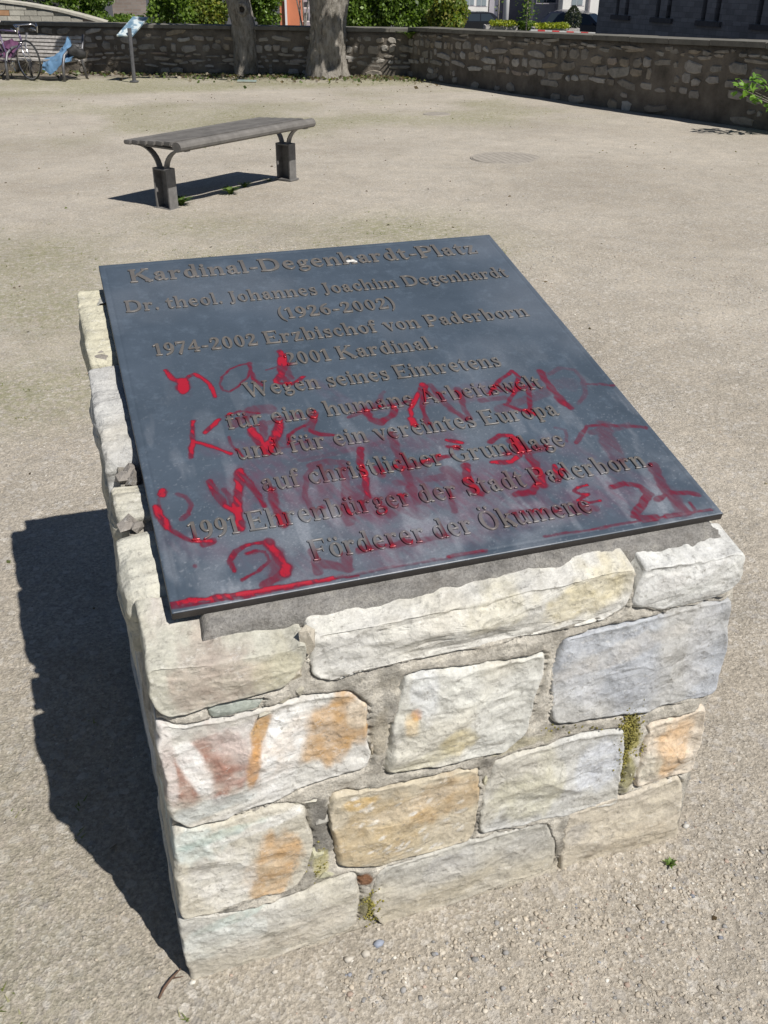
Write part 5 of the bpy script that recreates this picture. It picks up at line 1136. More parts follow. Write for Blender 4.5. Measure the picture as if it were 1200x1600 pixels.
# ------------------------------------------------------------------ cars
cpb, nt, bs = mat_new('black_car_paint'); bs.inputs['Base Color'].default_value = (.012, .013, .016, 1); bs.inputs['Roughness'].default_value = .2; bs.inputs['Coat Weight'].default_value = .15
cpn, nt, bs = mat_new('navy_car_paint'); bs.inputs['Base Color'].default_value = (.022, .026, .045, 1); bs.inputs['Roughness'].default_value = .22; bs.inputs['Coat Weight'].default_value = .15
cps, nt, bs = mat_new('grey_car_paint'); bs.inputs['Base Color'].default_value = (.05, .055, .07, 1); bs.inputs['Roughness'].default_value = .25; bs.inputs['Metallic'].default_value = .4
redl = simple('red_lamp', (.35, .01, .01), .3); whl = simple('clear_lamp', (.7, .7, .72), .2)
def car(loc, rz, paint_, label, suv=False, L=4.3, Wc=1.76, Hc=1.46):
    root = empty('parked_car', loc, rz, label, 'car', 'cars parked in front of the far houses'); h = Hc
    bp = [(-.5, .30), (-.5, .62), (-.485, .86 if suv else .80), (-.40, .93), (.18, .93), (.24, .90), (.44, .76), (.495, .62), (.5, .32), (.42, .24), (-.42, .24)]
    secs = []; V = []; F = []; n = len(bp)
    for s, k in ((-1, .86), (-.93, 1), (.93, 1), (1, .86)):
        for x, z_ in bp: V.append((x*L*(1 if abs(s) < 1 else .985), s*Wc/2, .24+(z_-.24)*(1 if abs(s) < 1 else .97)))
    for j in range(3):
        for i in range(n): F.append((j*n+i, j*n+(i+1) % n, (j+1)*n+(i+1) % n, (j+1)*n+i))
    F += [tuple(range(n)), tuple(range(4*n-1, 3*n-1, -1))]
    mb = MB(); mb.add(V, F); mb.build('body', paint_, root, bevel=.02)
    gp = [(-.46 if suv else -.43, .93), (-.40 if suv else -.33, h-.05), (-.28, h), (.0, h), (.08, h-.04), (.25, .91)]
    mb = MB(); V = [(x*L, s*(Wc/2-.07-(z_-.92)*.28), z_) for s in (-1, 1) for x, z_ in gp]; m_ = len(gp)
    mb.add(V, [tuple(range(m_)), tuple(range(2*m_-1, m_-1, -1))]+[(i, (i+1) % m_, m_+(i+1) % m_, m_+i) for i in range(m_)]); mb.build('cabin', paint_, root, bevel=.015)
    for s in (-1, 1):
        for (x0, x1) in (((-.40, -.27), (-.255, -.10), (-.085, .15)) if suv else ((-.36, -.27), (-.255, -.09), (-.075, .14))):
            zt = h-.10; mb = MB(); q = lambda x, z_: np.array((x*L, s*(Wc/2-.07-(z_-.92)*.28+.008), z_))
            xr = x1 if x1 < .05 else .055; xl = x0 if x0 > -.3 else x0+.035
            o4 = [q(x0, .97), q(x1, .97), q(xr, zt), q(xl, zt)]; i4 = [p-np.array((0, s*.02, 0)) for p in o4]
            mb.add(o4+i4, [(0, 1, 2, 3), (7, 6, 5, 4), (0, 4, 5, 1), (1, 5, 6, 2), (2, 6, 7, 3), (3, 7, 4, 0)]); mb.build('side_window', glass, root)
    for (xa, za, xb, zb_) in ((.243, .945, .092, h-.065), (-.452 if suv else -.418, .97, -.405 if suv else -.34, h-.09)):
        mb = MB(); wa, wb = Wc/2-.14, Wc/2-.24; d_ = .012 if xa > 0 else -.012
        o4 = [np.array((xa*L+d_, -wa, za+.008)), np.array((xa*L+d_, wa, za+.008)), np.array((xb*L+d_, wb, zb_+.01)), np.array((xb*L+d_, -wb, zb_+.01))]; i4 = [p-np.array((d_*2, 0, .01)) for p in o4]
        mb.add(o4+i4, [(0, 1, 2, 3), (7, 6, 5, 4), (0, 4, 5, 1), (1, 5, 6, 2), (2, 6, 7, 3), (3, 7, 4, 0)]); mb.build('windscreen' if xa > 0 else 'rear_window', glass, root)
    for sx_ in (-.32, .32):
        for s in (-1, 1):
            mb = MB(); mb.ring((sx_*L, s*(Wc/2-.08), .31), (0, 1, 0), .24, .075, 24, 8); w = mb.build('wheel', black, root, smooth=True)
            mb = MB(); mb.tube([(sx_*L, s*(Wc/2-.13), .31), (sx_*L, s*(Wc/2-.03), .31)], .19, 16); mb.build('rim', sto, w)
    for s in (-1, 1):
        mb = MB(); mb.box((.478*L, s*Wc*.36, .66), (.12, .30, .12)); mb.build('headlight', whl, root, bevel=.02)
        mb = MB(); mb.box((-.492*L, s*Wc*.40, .78), (.07, .16, .22)); mb.build('tail_light', redl, root, bevel=.01)
        mb = MB(); mb.box((.18*L, s*(Wc/2+.06), .98), (.10, .16, .11)); mb.build('mirror', paint_, root, bevel=.02)
        if suv: mb = MB(); mb.tube([(-.36*L, s*.55, h-.02), (-.3*L, s*.56, h+.05), (-.02*L, s*.56, h+.05), (.03*L, s*.55, h-.03)], .018, 6); mb.build('roof_rail', sto, root)
    return root
def car_at(x, ytop, D_, H): p = at(x, ytop, D_); return (p[0], p[1], p[2]-H)
car(car_at(757, 18, 59, 1.46), -YAW+.08, cpb, 'black hatchback half hidden by the shrub, before the white house')
car(car_at(872, 17, 57, 1.72), -YAW+math.pi-.35, cpn, 'navy estate car with roof rails, left of the small dark conifer', True, 4.4, 1.8, 1.72)
car(car_at(916, 20, 55, 1.5), -YAW-.5, cps, 'dark grey car parked nearest the church, right of the small conifer', False, 4.2, 1.76, 1.5)
# ------------------------------------------------------------------ planters, pole, saplings, barrier
pole = at(789, 44, 34); mb = MB(); mb.tube([(0, 0, -.9), (0, 0, 4)], .105, 20); mb.tube([(0, 0, -.95), (0, 0, -.80)], .18, 20); o = mb.build('flag_pole', wfr, smooth=False); o.location = tuple(pole); tag(o, 'smooth white pole standing behind the wooden planter', 'pole')
for p_ in [o.data.polygons]: p_.foreach_set('use_smooth', [True]*len(p_))
def planter(x0, x1, y0, D_, label, mat):
    c = at((x0+x1)/2, y0, D_); a = on_plane(x0, y0, c, Fh); b = on_plane(x1, y0, c, Fh); w = np.linalg.norm((b-a)[:2])
    root = empty('planter', (c[0], c[1], c[2]-.75), -YAW, label, 'planter')
    for k in range(5):
        mb = MB(); mb.box((0, 0, .075+k*.15), (w, .05, .142)); mb.build('board', mat, root)
        mb = MB(); mb.box((0, .8, .075+k*.15), (w, .05, .142)); mb.build('board', mat, root)
    for s in (-1, 1): mb = MB(); mb.box((s*(w/2-.025), .4, .375), (.05, .74, .745)); mb.build('end_board', mat, root)
    mb = MB(); mb.box((0, .4, .60), (w-.11, .74, .10)); mb.build('soil', simple('soil', (.06, .045, .03), .95), root)
    return root
planter(759, 809, 40, 32, 'weathered wooden planter below the white pole', wood2)
planter(835, 906, 44, 31, 'long low wooden planter with yellow-green plants, behind the barrier', wood2)
YL = [(.30, .33, .03), (.36, .37, .03), (.20, .26, .03)]
def bed(x, y, D_, rx, rz, cols, label, seed, n, cat, ry=.4):
    c = at(x, y, D_); root = empty('flower_bed', (c[0], c[1], c[2]-rz), -YAW, label, cat)
    P = blob_points(n, [(i*rx*.33, random.Random(seed+i).uniform(-.1, .1), rz, rx*.36, ry, rz) for i in (-2, -1, 0, 1, 2)], seed, .2); leaves('foliage', P, .05, .09, cols, root, seed)
    mb = MB()
    for i in range(-2, 3): mb.tube([(i*rx*.33, 0, -.05), (i*rx*.33+.02, 0, rz)], [.012, .006], 5)
    mb.build('stem', bark, root)
    return root
bed(787, 36, 32, .48, .10, YL, 'yellow-leaved plants in the wooden planter by the white pole', 31, 900, 'plants')
bed(822, 40, 32.2, .34, .16, GB_, 'low dark green clipped plants between the two planters', 32, 900, 'plants')
bed(862, 40, 31, .60, .10, YL, 'long yellow-green plants filling the longer planter', 33, 1300, 'plants')
def sapling(x, y0, y1, D_, label, seed, n, rx=.25):
    c = at(x, y0, D_); t = on_plane(x, y1, c, Fh); h = t[2]-c[2]; root = empty('sapling', (c[0], c[1], c[2]-.5), 0, label, 'young tree'); mb = MB()
    mb.tube([(0, 0, 0), (.01, 0, h*.5+.5), (0, .01, h+.9)], [.035, .028, .02], 8); mb.build('trunk', bark, root, smooth=True)
    r_ = np.random.default_rng(seed); P = np.stack([r_.normal(0, rx*.5, n), r_.normal(0, rx*.5, n), .6+r_.random(n)*(h+.6)], -1); leaves('crown', P, .05, .10, GB_, root, seed); return root
sapling(777.5, 36, -20, 33, 'bare thin sapling left of the white pole', 41, 14)
sapling(822, 38, -15, 31.8, 'leafy young tree right of the white pole', 42, 420, .34)
c = at(894, 44, 31.5); root = empty('dwarf_conifer', (c[0], c[1], c[2]-.15), 0, 'small dark conical conifer in front of the parked cars', 'conifer')
r_ = np.random.default_rng(9); n = 1500; hh3 = r_.random(n)**.8; a = r_.random(n)*6.283; rad = .30*np.sin(np.clip(hh3, .0, 1)*2.6+.35)*(.75+.25*r_.random(n))
leaves('foliage', np.stack([np.cos(a)*rad, np.sin(a)*rad, .05+hh3*.76], -1), .03, .06, [(.035, .05, .025), (.05, .06, .035)], root, 4); mb = MB(); mb.tube([(0, 0, -.3), (0, 0, .6)], [.03, .01], 6); mb.build('trunk', bark, root)
# red and white barrier board
c = at(868, 48, 27); a = on_plane(829, 47.6, c, Fh); b = on_plane(930, 52.5, c, Fh); br = empty('barrier', (c[0], c[1], c[2]-1.0), 0, 'red and white striped barrier board just above the right wall', 'barrier'); bo = np.array(br.location)
d = b-a; L = np.linalg.norm(d); d /= L; n = 9; redp = simple('red_paint', (.55, .03, .03), .5)
mb = MB(); mb.box((a+b)/2-bo, (L, .025, .06), (d, Fh, np.cross(d, Fh)*-1)); mb.build('board', simple('dull_white_paint', (.52, .52, .50), .7), br)
for k in range(n):
    if k % 2: mb = MB(); p = a+d*L*(k+.5)/n-bo-Fh*.016; mb.box(p, (L/n, .006, .056), (d, Fh, np.cross(d, Fh)*-1)); mb.build('stripe', redp, br)
for p in (a, b): mb = MB(); mb.box(p-bo-Z3*.50+Fh*.04, (.05, .04, 1.0)); mb.build('leg', wfr, br)
# ------------------------------------------------------------------ back bench, jacket, bag
bq0, bq1 = on_ground(-60, 121), on_ground(112, 126); bd = bq1-bq0; bd[2] = 0; LB2 = np.linalg.norm(bd); bd /= LB2; bn = np.array((bd[1], -bd[0], 0))   # faces the square
b2 = empty('slatted_bench', (bq0+bq1)/2, 0, 'long grey slatted bench with backrest against the back wall, behind the bicycle', 'bench'); z_ = Z3
Lh = LB2/2
for k in range(5):
    mb = MB(); mb.box(-bn*(.02+.10*k)+Z3*(.35-.005*k)+bn*.10, (LB2*1.0, .082, .03), (bd, bn, Z3)); mb.build('seat_slat', wood2, b2)
for k in range(6):
    ang = .28; mb = MB(); mb.box(-bn*(.46+k*.027)+Z3*(.385+k*.060)+bn*.06, (LB2*1.0, .022, .044), (bd, bn*math.cos(ang)+Z3*math.sin(ang), Z3*math.cos(ang)-bn*math.sin(ang))); mb.build('back_slat', wood2, b2)
for s in (-.96, 0, 1.0):
    q = bd*Lh*s
    mb = MB(); mb.tube([q+bn*.22, q+bn*.20+Z3*.27, q+bn*.12+Z3*.44, q-bn*.05+Z3*.52, q-bn*.30+Z3*.54], [.026]*5, 8); mb.build('arm_frame', steel, b2, smooth=True)
    mb = MB(); mb.tube([q-bn*.50, q-bn*.40+Z3*.34, q-bn*.56+Z3*.74], [.024]*3, 8); mb.build('leg', steel, b2, smooth=True)
def cloth(name, pts, mat, label, cat, seed, wob=.035):
    """a crumpled sheet draped through a grid of given points"""
    P = np.array(pts, float); a, b, _ = P.shape; n, m = 34, 34
    U = np.linspace(0, a-1, n); W_ = np.linspace(0, b-1, m)
    T = np.stack([np.stack([np.interp(W_, range(b), P[i, :, k]) for i in range(a)]) for k in range(3)], -1); T = np.stack([np.stack([np.interp(U, range(a), T[:, j, k]) for j in range(m)], 1) for k in range(3)], -1)
    for _ in range(4): T[1:-1, 1:-1] = (T[1:-1, 1:-1]+T[2:, 1:-1]+T[:-2, 1:-1]+T[1:-1, 2:]+T[1:-1, :-2])/5
    T = T+wob*np.stack([fbm(T*7, 3, seed+k) for k in range(3)], -1); loc = T.reshape(-1, 3).mean(0)
    T2_ = T-np.array((*(-bn[:2]), 0))*-.012; V = np.vstack([T.reshape(-1, 3), T2_.reshape(-1, 3)]); I = np.arange(n*m).reshape(n, m); F = np.stack([I[:-1, :-1], I[:-1, 1:], I[1:, 1:], I[1:, :-1]], -1).reshape(-1, 4)
    rim = np.concatenate([I[0, :], I[1:, -1], I[-1, -2::-1], I[-2:0:-1, 0]]); sk = np.stack([rim, np.roll(rim, -1), np.roll(rim, -1)+n*m, rim+n*m], -1)
    return tag(meshnp(name, V, np.vstack([F, F[:, ::-1]+n*m, sk]), mat, loc=loc), label, cat)
bc = (bq0+bq1)/2; K = lambda s, f, h: bc+bd*s+bn*f+Z3*h*.84
blue = simple('light_blue_cloth', (.10, .20, .33), .8, var=.15, scale=8); purple = simple('purple_cloth', (.09, .03, .075), .8, var=.3, scale=10)
e = Lh; K0 = K; K = lambda s, f, h: K0(e+(s-e)*.60+.05, f*.8, h)
cloth('jacket', [[K(e-.42, -.30, .74), K(e-.30, -.34, .86), K(e-.16, -.36, .72)], [K(e-.62, -.10, .52), K(e-.32, -.16, .60), K(e+.0, -.14, .58)], [K(e-.86, .08, .45), K(e-.45, .10, .50), K(e+.12, .05, .50)], [K(e-.90, .19, .36), K(e-.55, .22, .36), K(e+.18, .20, .40)], [K(e-.88, .22, .24), K(e-.58, .25, .16), K(e-.02, .24, .40)]], blue, 'light blue jacket lying over the right end of the back bench', 'jacket', 50, .05); K = K0
mb = MB(); r_ = np.random.default_rng(8)
for i in range(1):
    th = np.linspace(0, math.pi, 9); ph = np.linspace(0, 2*math.pi, 14, endpoint=False); T, Ph = np.meshgrid(th, ph, indexing='ij')
    V = np.stack([np.sin(T)*np.cos(Ph)*.13, np.sin(T)*np.sin(Ph)*.10, np.cos(T)*.14], -1); V = V*(1+.9*fbm(V*7, 3, 3))[..., None]; I = np.arange(9*14).reshape(9, 14); J = np.roll(I, -1, 1)
    V = V.reshape(-1, 3)+(K(e+.10, -.10, .56))
    bk = meshnp('bag', V, np.stack([I[:-1], I[1:], J[1:], J[:-1]], -1).reshape(-1, 4), black, loc=K(e+.10, -.10, .56)); tag(bk, 'black lump standing in for the dark shadow under the arm at the bench end', 'bag')  # black lump put in for the dark shadow under the bench arm
cloth('purple_bag', [[K(-.32+.0, -.28, .70), K(-.16, -.30, .78), K(-.02, -.28, .68)], [K(-.42, -.10, .55), K(-.16, -.06, .60), K(.06, -.10, .55)], [K(-.44, .08, .44), K(-.16, .10, .46), K(.10, .08, .44)]], purple, 'purple cloth bag on the back bench, seen through the bicycle frame', 'bag', 60, .05)
# ------------------------------------------------------------------ bicycle
fc = on_ground(50, 126); rc = on_ground(-9, 121.5); ax = rc-fc; ax[2] = 0; ax /= np.linalg.norm(ax); fc[2] += .335
lav_p = simple('violet_frame_paint', (.12, .09, .17), .3, var=.15); rc = fc+ax*1.0
bi = empty('bicycle', (fc[0]+ax[0]*.5, fc[1]+ax[1]*.5, fc[2]-.335), 0, 'silver and violet road bicycle parked in front of the back bench', 'bicycle'); bo = np.array(bi.location)
fx = -ax; side = np.array((ax[1], -ax[0], 0)); 
def bp_(f, h, s=0): return fc-bo-fx*f+Z3*(h-.335)+side*s      # f metres behind the front hub
for cx in (0, 1.0):
    mb = MB(); mb.ring(bp_(cx, .335), side, .322, .015, 48, 8); w = mb.build('wheel', black, bi, smooth=True)
    mb = MB(); mb.ring(bp_(cx, .335), side, .303, .009, 48, 6); mb.build('rim', chrome, w, smooth=True)
    mb = MB()
    for k in range(28):
        a = k*2*math.pi/28; mb.tube([bp_(cx, .335, .02*(-1)**k), bp_(cx+.30*math.cos(a), .335+.30*math.sin(a))], .0014, 4)
    mb.build('spokes', chrome, w); mb = MB(); mb.tube([bp_(cx, .335, -.05), bp_(cx, .335, .05)], .018, 10); mb.build('hub', chrome, w)
hd0, hd1, bbk, st1, st0 = bp_(.115, .62), bp_(.165, .80), bp_(.60, .28), bp_(.75, .80), bp_(.78, .86)
mb = MB()
for a, b, r in ((hd0, hd1, .019), (hd0, bbk, .017), (hd1, st1, .015), (bbk, st1, .015)): mb.tube([a, b], r, 8)
for s in (-.05, .05):
    mb.tube([bbk+side*s*.6, bp_(1.0, .335, s)], .009, 6); mb.tube([st1+side*s*.3, bp_(1.0, .335, s)], .008, 6)
mb.build('frame', lav_p, bi, smooth=True)
mb = MB()
for s in (-.05, .05): mb.tube([hd0+side*s*.7, bp_(.05, .45, s), bp_(0, .335, s)], .010, 6)
mb.tube([hd0-side*.045, hd0+side*.045], .014, 6); mb.build('fork', chrome, bi, smooth=True)
stm = bp_(.11, .905); hb = bp_(.03, .915)
mb = MB(); mb.tube([hd1, stm], .012, 8); mb.tube([stm, hb], .014, 8); mb.build('stem', chrome, bi, smooth=True)
P = [hb+side*(-.21)+fx*.10-Z3*.06-fx*.14, hb+side*(-.21)+fx*.11-Z3*.10, hb+side*(-.21)+fx*.11-Z3*.03, hb+side*(-.20)+fx*.04, hb+side*-.1, hb, hb+side*.1, hb+side*.20+fx*.04, hb+side*.21+fx*.11-Z3*.03, hb+side*.21+fx*.11-Z3*.10, hb+side*(.21)-fx*.04-Z3*.06]
mb = MB(); mb.tube(P, .012, 8); mb.build('handlebar', chrome, bi, smooth=True)
for s in (-1, 1): mb = MB(); mb.tube([hb+side*s*.21+fx*.12+Z3*.02, hb+side*s*.21+fx*.15-Z3*.03, hb+side*s*.21+fx*.13-Z3*.13], .010, 6); mb.build('brake_lever', chrome, bi)
mb = MB(); mb.tube([st1, bp_(.80, .93)], .012, 8); mb.build('seat_post', chrome, bi, smooth=True)
mb = MB(); mb.tube([bp_(.66, .945), bp_(.76, .95), bp_(.86, .96), bp_(.93, .955)], [.018, .032, .062, .055], 10, flat=1.2); mb.build('saddle', simple('pale_saddle', (.55, .52, .46), .5), bi, smooth=True)
mb = MB(); mb.ring(bbk+side*.045, side, .095, .006, 32, 6); mb.ring(bbk+side*.045, side, .05, .012, 24, 6); mb.tube([bbk-side*.06, bbk+side*.06], .02, 10)
for k in range(5):
    a = k*1.2566; mb.tube([bbk+side*.045, bbk+side*.045+(fx*math.cos(a)+Z3*math.sin(a))*.09], .007, 5)
mb.build('chainring', chrome, bi)
for s in (-1, 1):
    e1 = bbk+side*s*.07+(fx*.35*s-Z3*.94*s)*.17; mb = MB(); mb.tube([bbk+side*s*.065, e1], .010, 6); cr_ = mb.build('crank', chrome, bi); mb = MB(); mb.box(e1+side*s*.05, (.09, .08, .02), (fx, side, Z3)); mb.build('pedal', black, cr_)
mb = MB()
for dz in (.09, -.05): mb.tube([bbk+side*.045+Z3*dz*.95, bp_(1.0, .335+dz*.4, .045)], .004, 4)
mb.build('chain', steel, bi)
# ------------------------------------------------------------------ reader panel
q = on_ground(210, 128); rp_ = empty('information_panel', q, 0, 'tilted blue and white information panel on a slim grey post by the back wall', 'sign')
tp = on_plane(202, 44, q, Fh)-q
mb = MB(); mb.tube([(0, 0, 0), tuple(tp*.5), tuple(tp)], .035, 8); mb.tube([(0, 0, 0), (0, 0, .02)], .08, 12); mb.build('post', steel, rp_)
A_, B_, C_ = on_plane(182, 55, q, Fh)-q, on_plane(206, 56, q, Fh)-q, on_plane(223, 28.5, q, Fh)-q
eu = B_-A_; ev = C_-B_+Fh*.42; Lu, Lv = np.linalg.norm(eu), np.linalg.norm(ev); eu /= Lu; ev -= eu*(ev@eu)*0; nn = np.cross(eu, ev/Lv); nn /= np.linalg.norm(nn)
V = [A_, A_+eu*Lu, A_+eu*Lu+ev, A_+ev]; V += [p-nn*.03 for p in V]; mb = MB(); mb.add(V, [(0, 1, 2, 3), (7, 6, 5, 4), (0, 4, 5, 1), (1, 5, 6, 2), (2, 6, 7, 3), (3, 7, 4, 0)])
pm, nt, bs = mat_new('printed_panel'); pos = N(nt, 'NewGeometry').outputs['Position']; nt.links.new(ramp(nt, noise(nt, pos, 9, 2, .4), [(.38, (.12, .20, .28)), (.5, (.22, .31, .38)), (.56, (.50, .56, .58))]), bs.inputs['Base Color']); bs.inputs['Roughness'].default_value = .25
mb.build('board', pm, rp_)
# ------------------------------------------------------------------ drain covers
iron = simple('cast_iron', (.33, .30, .26), .8, var=.2, scale=20, bstr=.5)
def drain(x, y, r, label):
    c = on_ground(x, y); root = empty('drain_cover', c, 0, label, 'drain cover'); mb = MB(); n = 40
    mb.tube([(0, 0, -.03), (0, 0, .004)], r, n); mb.build('lid', iron, root); mb = MB(); mb.ring((0, 0, -.006), (0, 0, 1), r*1.04, .010, n, 8); mb.build('ring', iron, root)
    mb = MB()
    for k in range(-4, 5): w = math.sqrt(max(0, .81-(k/5.)**2))*r; mb.box((k*r/5, 0, .004), (r*.03, w*2, .003))
    mb.build('ribs', iron, root)
drain(790, 247, .33, 'round iron drain cover in the gravel right of the near bench'); drain(683, 178, .17, 'smaller drain cover further off near the right wall')
# ------------------------------------------------------------------ weeds
def weed(x, y, r, h, label, seed, n=26, cat='weed', cols=((.10, .17, .03), (.15, .22, .05), (.07, .12, .025)), name='weed', loc=None, lean=.6):
    c = on_ground(x, y) if loc is None else np.array(loc); root = empty(name, c, 0, label, cat); r_ = np.random.default_rng(seed); V = []; F = []; C4 = []
    for i in range(n):
        a = r_.uniform(0, 6.28); l = h*r_.uniform(.6, 1.1); d = np.array((math.cos(a), math.sin(a), 0)); e = np.array((-d[1], d[0], 0)); w = r_.uniform(.10, .22)*l; o = d*r*.2*r_.random()
        k = len(V); ln = lean*r_.uniform(.5, 1.3)
        V += [o-e*w*.15, o+e*w*.15, o+d*l*ln*.5+Z3*l*.5-e*w, o+d*l*ln*.5+Z3*l*.5+e*w, o+d*(l*ln+r*.5)+Z3*l*.62]
        F += [(k, k+1, k+3, k+2)]; C4.append((k+2, k+3, k+4))
    cc = np.repeat(np.array(cols)[r_.integers(0, len(cols), n)]*(.8+.4*r_.random((n, 1))), 5, 0)
    o = meshnp('leaves', np.array(V), [np.array(F), np.array(C4)], LFM, root, smooth=False, col=cc); o['kind'] = 'stuff'
    return root
weed(283, 320, .10, .10, 'bright green weed at the foot of the near bench post', 71, 40)
weed(360, 303, .09, .09, 'larger leafy weed growing in the shadow of the near bench', 72, 40)
weed(382, 293, .07, .06, 'small weed just right of the larger one under the near bench', 73, 26)
weed(420, 283, .08, .03, 'flat grey-green weed near the far post of the bench', 74, 20)
weed(1046, 1352, .010, .018, 'tiny weed tuft by the right corner of the pedestal', 75, 22)
weed(515, 127, .10, .07, 'yellow dandelion flowering at the foot of the thickest trunk', 76, 22, 'flower', ((.55, .50, .03), (.10, .17, .03), (.12, .2, .04)), 'dandelion')
cw = np.array((6.62, 17.2, .40)); weed(0, 0, .16, .20, 'bushy weed sprouting from the wall corner', 77, 60, loc=cw, lean=.9)
# leafy branch reaching in from the right
c = at(1240, 165, 10.7); rb = empty('overhanging_bush', (c[0], c[1], on_ground(1330, 230)[2]), 0, 'sunlit leafy branch reaching in at the right edge before the wall', 'bush'); bo = np.array(rb.location)
r_ = np.random.default_rng(12); tips = [(1162, 128), (1158, 148), (1172, 140), (1180, 152), (1185, 122), (1195, 138), (1205, 150), (1200, 165), (1215, 128), (1230, 145), (1150, 135), (1190, 130), (1176, 126), (1210, 140), (1222, 160), (1182, 160)]
mb = MB(); root_ = at(1300, 215, 10.7)-bo
for (x, y) in tips: p = at(x, y, 10.7+r_.uniform(-.15, .15))-bo; mb.tube([root_, (root_+p)/2+Z3*.04, p], [.012, .006, .002], 5)
mb.tube([(0, 0, -.05), tuple(root_)], [.03, .012], 6); mb.build('branch', bark, rb)
for (x, y) in tips:
    for k in range(5):
        p = at(x+r_.normal()*5, y+r_.normal()*5, 10.7+r_.uniform(-.15, .15))-bo; d = r_.standard_normal(3); d[2] = -abs(d[2])*.5-.2; d /= np.linalg.norm(d); e_ = np.cross(d, r_.standard_normal(3)+np.array((0, 0, 2))); e_ /= np.linalg.norm(e_); n_ = np.cross(d, e_); s = r_.uniform(.06, .095)
        V = [p-d*s*.6, p-d*s*.15+e_*s*.42-n_*s*.1, p+d*s*.3+e_*s*.28-n_*s*.1, p+d*s*.75, p+d*s*.3-e_*s*.28-n_*s*.1, p-d*s*.15-e_*s*.42-n_*s*.1, p+d*s*.05]
        meshnp('leaf', np.array(V), np.array([(6, 0, 1), (6, 1, 2), (6, 2, 3), (6, 3, 4), (6, 4, 5), (6, 5, 0)]), LFM, rb, smooth=False, col=np.tile(np.array([(.14, .27, .04), (.18, .33, .05), (.11, .22, .035)][r_.integers(3)]), (7, 1)))
# thin grass blades scattered over the square
r_ = np.random.default_rng(21); n = 60000; X3 = r_.uniform(-3, 7, n); Y3 = -1+r_.random(n)**1.3*18; gk = green(X3, Y3); cl_ = sstep(-.05, .35, fbm(np.stack([X3*7, Y3*7, X3*0], -1), 3, 31)); keep = (r_.random(n) < gk*cl_*.55) & ~((X3 > -.05) & (X3 < 1.1) & (Y3 > -.05) & (Y3 < 1.15)); X3, Y3 = X3[keep], Y3[keep]
n = len(X3); B = np.repeat(np.stack([X3, Y3, gz(X3, Y3)], -1), 4, 0)+np.append(r_.normal(0, .010, (n*4, 2)), np.zeros((n*4, 1)), 1); n *= 4
a = r_.random(n)*6.283; l = r_.uniform(.006, .020, n); d = np.stack([np.cos(a), np.sin(a), np.full(n, .55)], -1)*l[:, None]; e_ = np.stack([-np.sin(a), np.cos(a), a*0], -1)*.0022
V = np.stack([B-e_, B+e_, B+d], 1).reshape(-1, 3); cc = np.repeat(np.array([(.14, .17, .05), (.20, .22, .07), (.26, .25, .12)])[r_.integers(0, 3, n)], 3, 0)
tag(meshnp('grass', V, np.arange(n*3).reshape(n, 3), LFM, smooth=False, col=cc), kind='stuff')
# leaf litter and tufts along the foot of the back wall
r_ = np.random.default_rng(22); n = 3600; t = r_.random(n); Xl = -1.5+t*8.1; Yl = 17.3+(6.66-Xl)*.545-r_.exponential(.42, n)
ok = (r_.random(n) < .25+.75*sstep(1.5, 3.5, Xl)); Xl, Yl = Xl[ok], Yl[ok]; C = np.stack([Xl, Yl, gz(Xl, Yl)+.02+.03*r_.random(len(Xl))], -1)
leaves('leaf_litter', C, .03, .09, [(.16, .12, .07), (.10, .075, .05), (.12, .16, .05), (.30, .26, .20), (.09, .13, .035)], None, 23, flat=.7)
bd_ = on_ground(386, 128); mb = MB(); mb.box((0, 0, .02), (.34, .12, .02)); o = mb.build('litter_board', simple('grey_green_paint', (.28, .34, .32), .6)); o.location = tuple(bd_); o.rotation_euler = (0, .02, -.3); tag(o, 'small pale flat board lying below the slimmer tree', 'board')
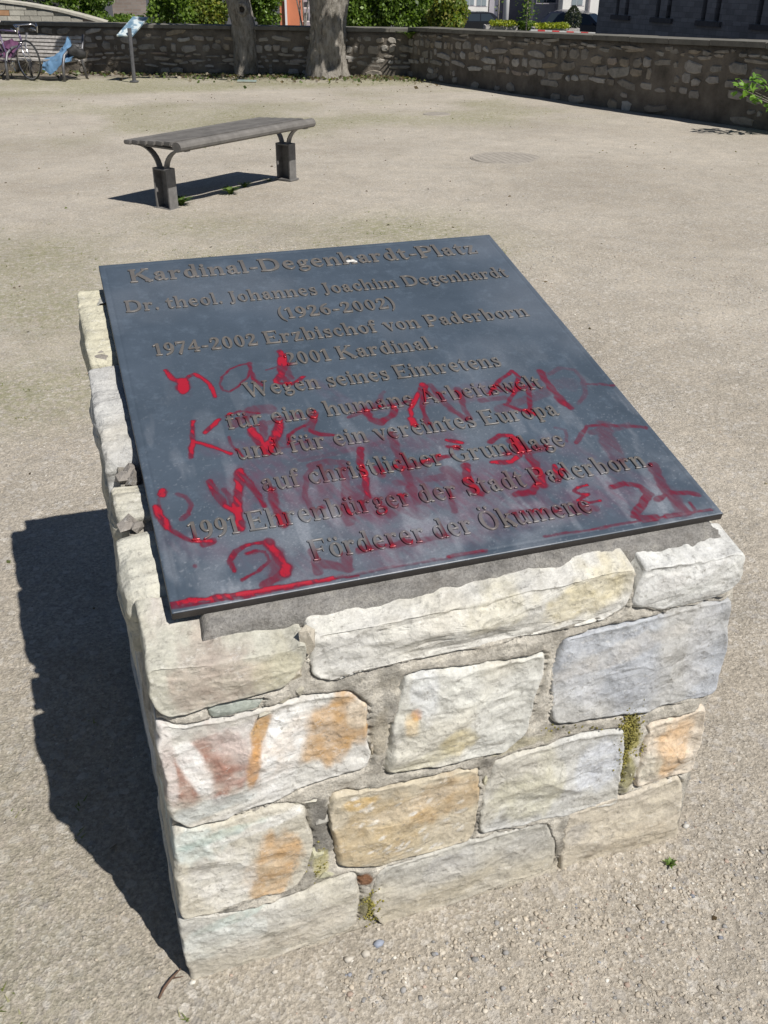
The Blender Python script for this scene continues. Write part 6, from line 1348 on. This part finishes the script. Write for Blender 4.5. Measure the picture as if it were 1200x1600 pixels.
# scattered dead leaves and bits of bark on the gravel
r_ = np.random.default_rng(91); n = 1500; Xs = r_.uniform(-4, 8, n); Ys = -1+r_.random(n)**.8*17; kk = (~((Xs > -.06) & (Xs < 1.1) & (Ys > -.06) & (Ys < 1.15))) & (r_.random(n) < .25+.75*sstep(-.1, .3, fbm(np.stack([Xs*.7, Ys*.7, Xs*0], -1), 3, 17))); Xs, Ys = Xs[kk], Ys[kk]
leaves('leaf_litter', np.stack([Xs, Ys, gz(Xs, Ys)+.004], -1), .008, .028, [(.12, .085, .05), (.20, .15, .09), (.09, .07, .05), (.28, .24, .17), (.14, .16, .06)], None, 92, flat=.85)
# twig
tw = [on_ground(249, 1563), on_ground(258, 1548), on_ground(270, 1535), on_ground(284, 1523)]
mb = MB(); o0 = tw[0]; mb.tube([p-o0+Z3*(.006+.004*i) for i, p in enumerate(tw)], [.0022, .0028, .0024, .0012], 6); mb.tube([tw[2]-o0+Z3*.012, tw[2]-o0+np.array((.02, -.004, .014))], [.0016, .0008], 5)
o = mb.build('twig', simple('twig_bark', (.13, .08, .055), .9), smooth=True); o.location = tuple(o0); tag(o, 'thin dark brown twig lying on the gravel near the bottom left', 'twig')
for i, (x, y, s, c) in enumerate(((572, 1490, .009, (.44, .41, .36)), (592, 1475, .010, (.26, .29, .36)), (1072, 1293, .008, (.50, .49, .46)), (545, 1500, .008, (.45, .42, .37)), (430, 1520, .005, (.5, .47, .42)), (300, 1535, .006, (.6, .58, .52)), (1010, 1180, .008, (.6, .58, .5)))):
    q = on_ground(x, y); r3 = np.random.default_rng(i); V = ICO*np.array((1.2, .9, .6))*s*(1+.18*r3.standard_normal((12, 1)))
    n_ = ['chunky beige pebble at the foot of the pedestal front', 'blue-grey pebble by the foot of the pedestal front', 'white pebble right of the pedestal', 'pale pebble left of the chunky beige one, before the pedestal', 'light pebble on the gravel below the bottom left stone', 'whitest small pebble right beside the lowest pedestal corner', 'pale yellowish pebble close to the right side of the pedestal'][i]
    o = meshnp('pebble', V, ICF, simple('pebble_stone', c, .8, var=.12, scale=80), smooth=True); o.location = (q[0], q[1]-(0.02 if i in (6,) else 0), gz(np.array([q[0]]), np.array([q[1]]))[0]+s*.25); tag(o, n_, 'pebble')
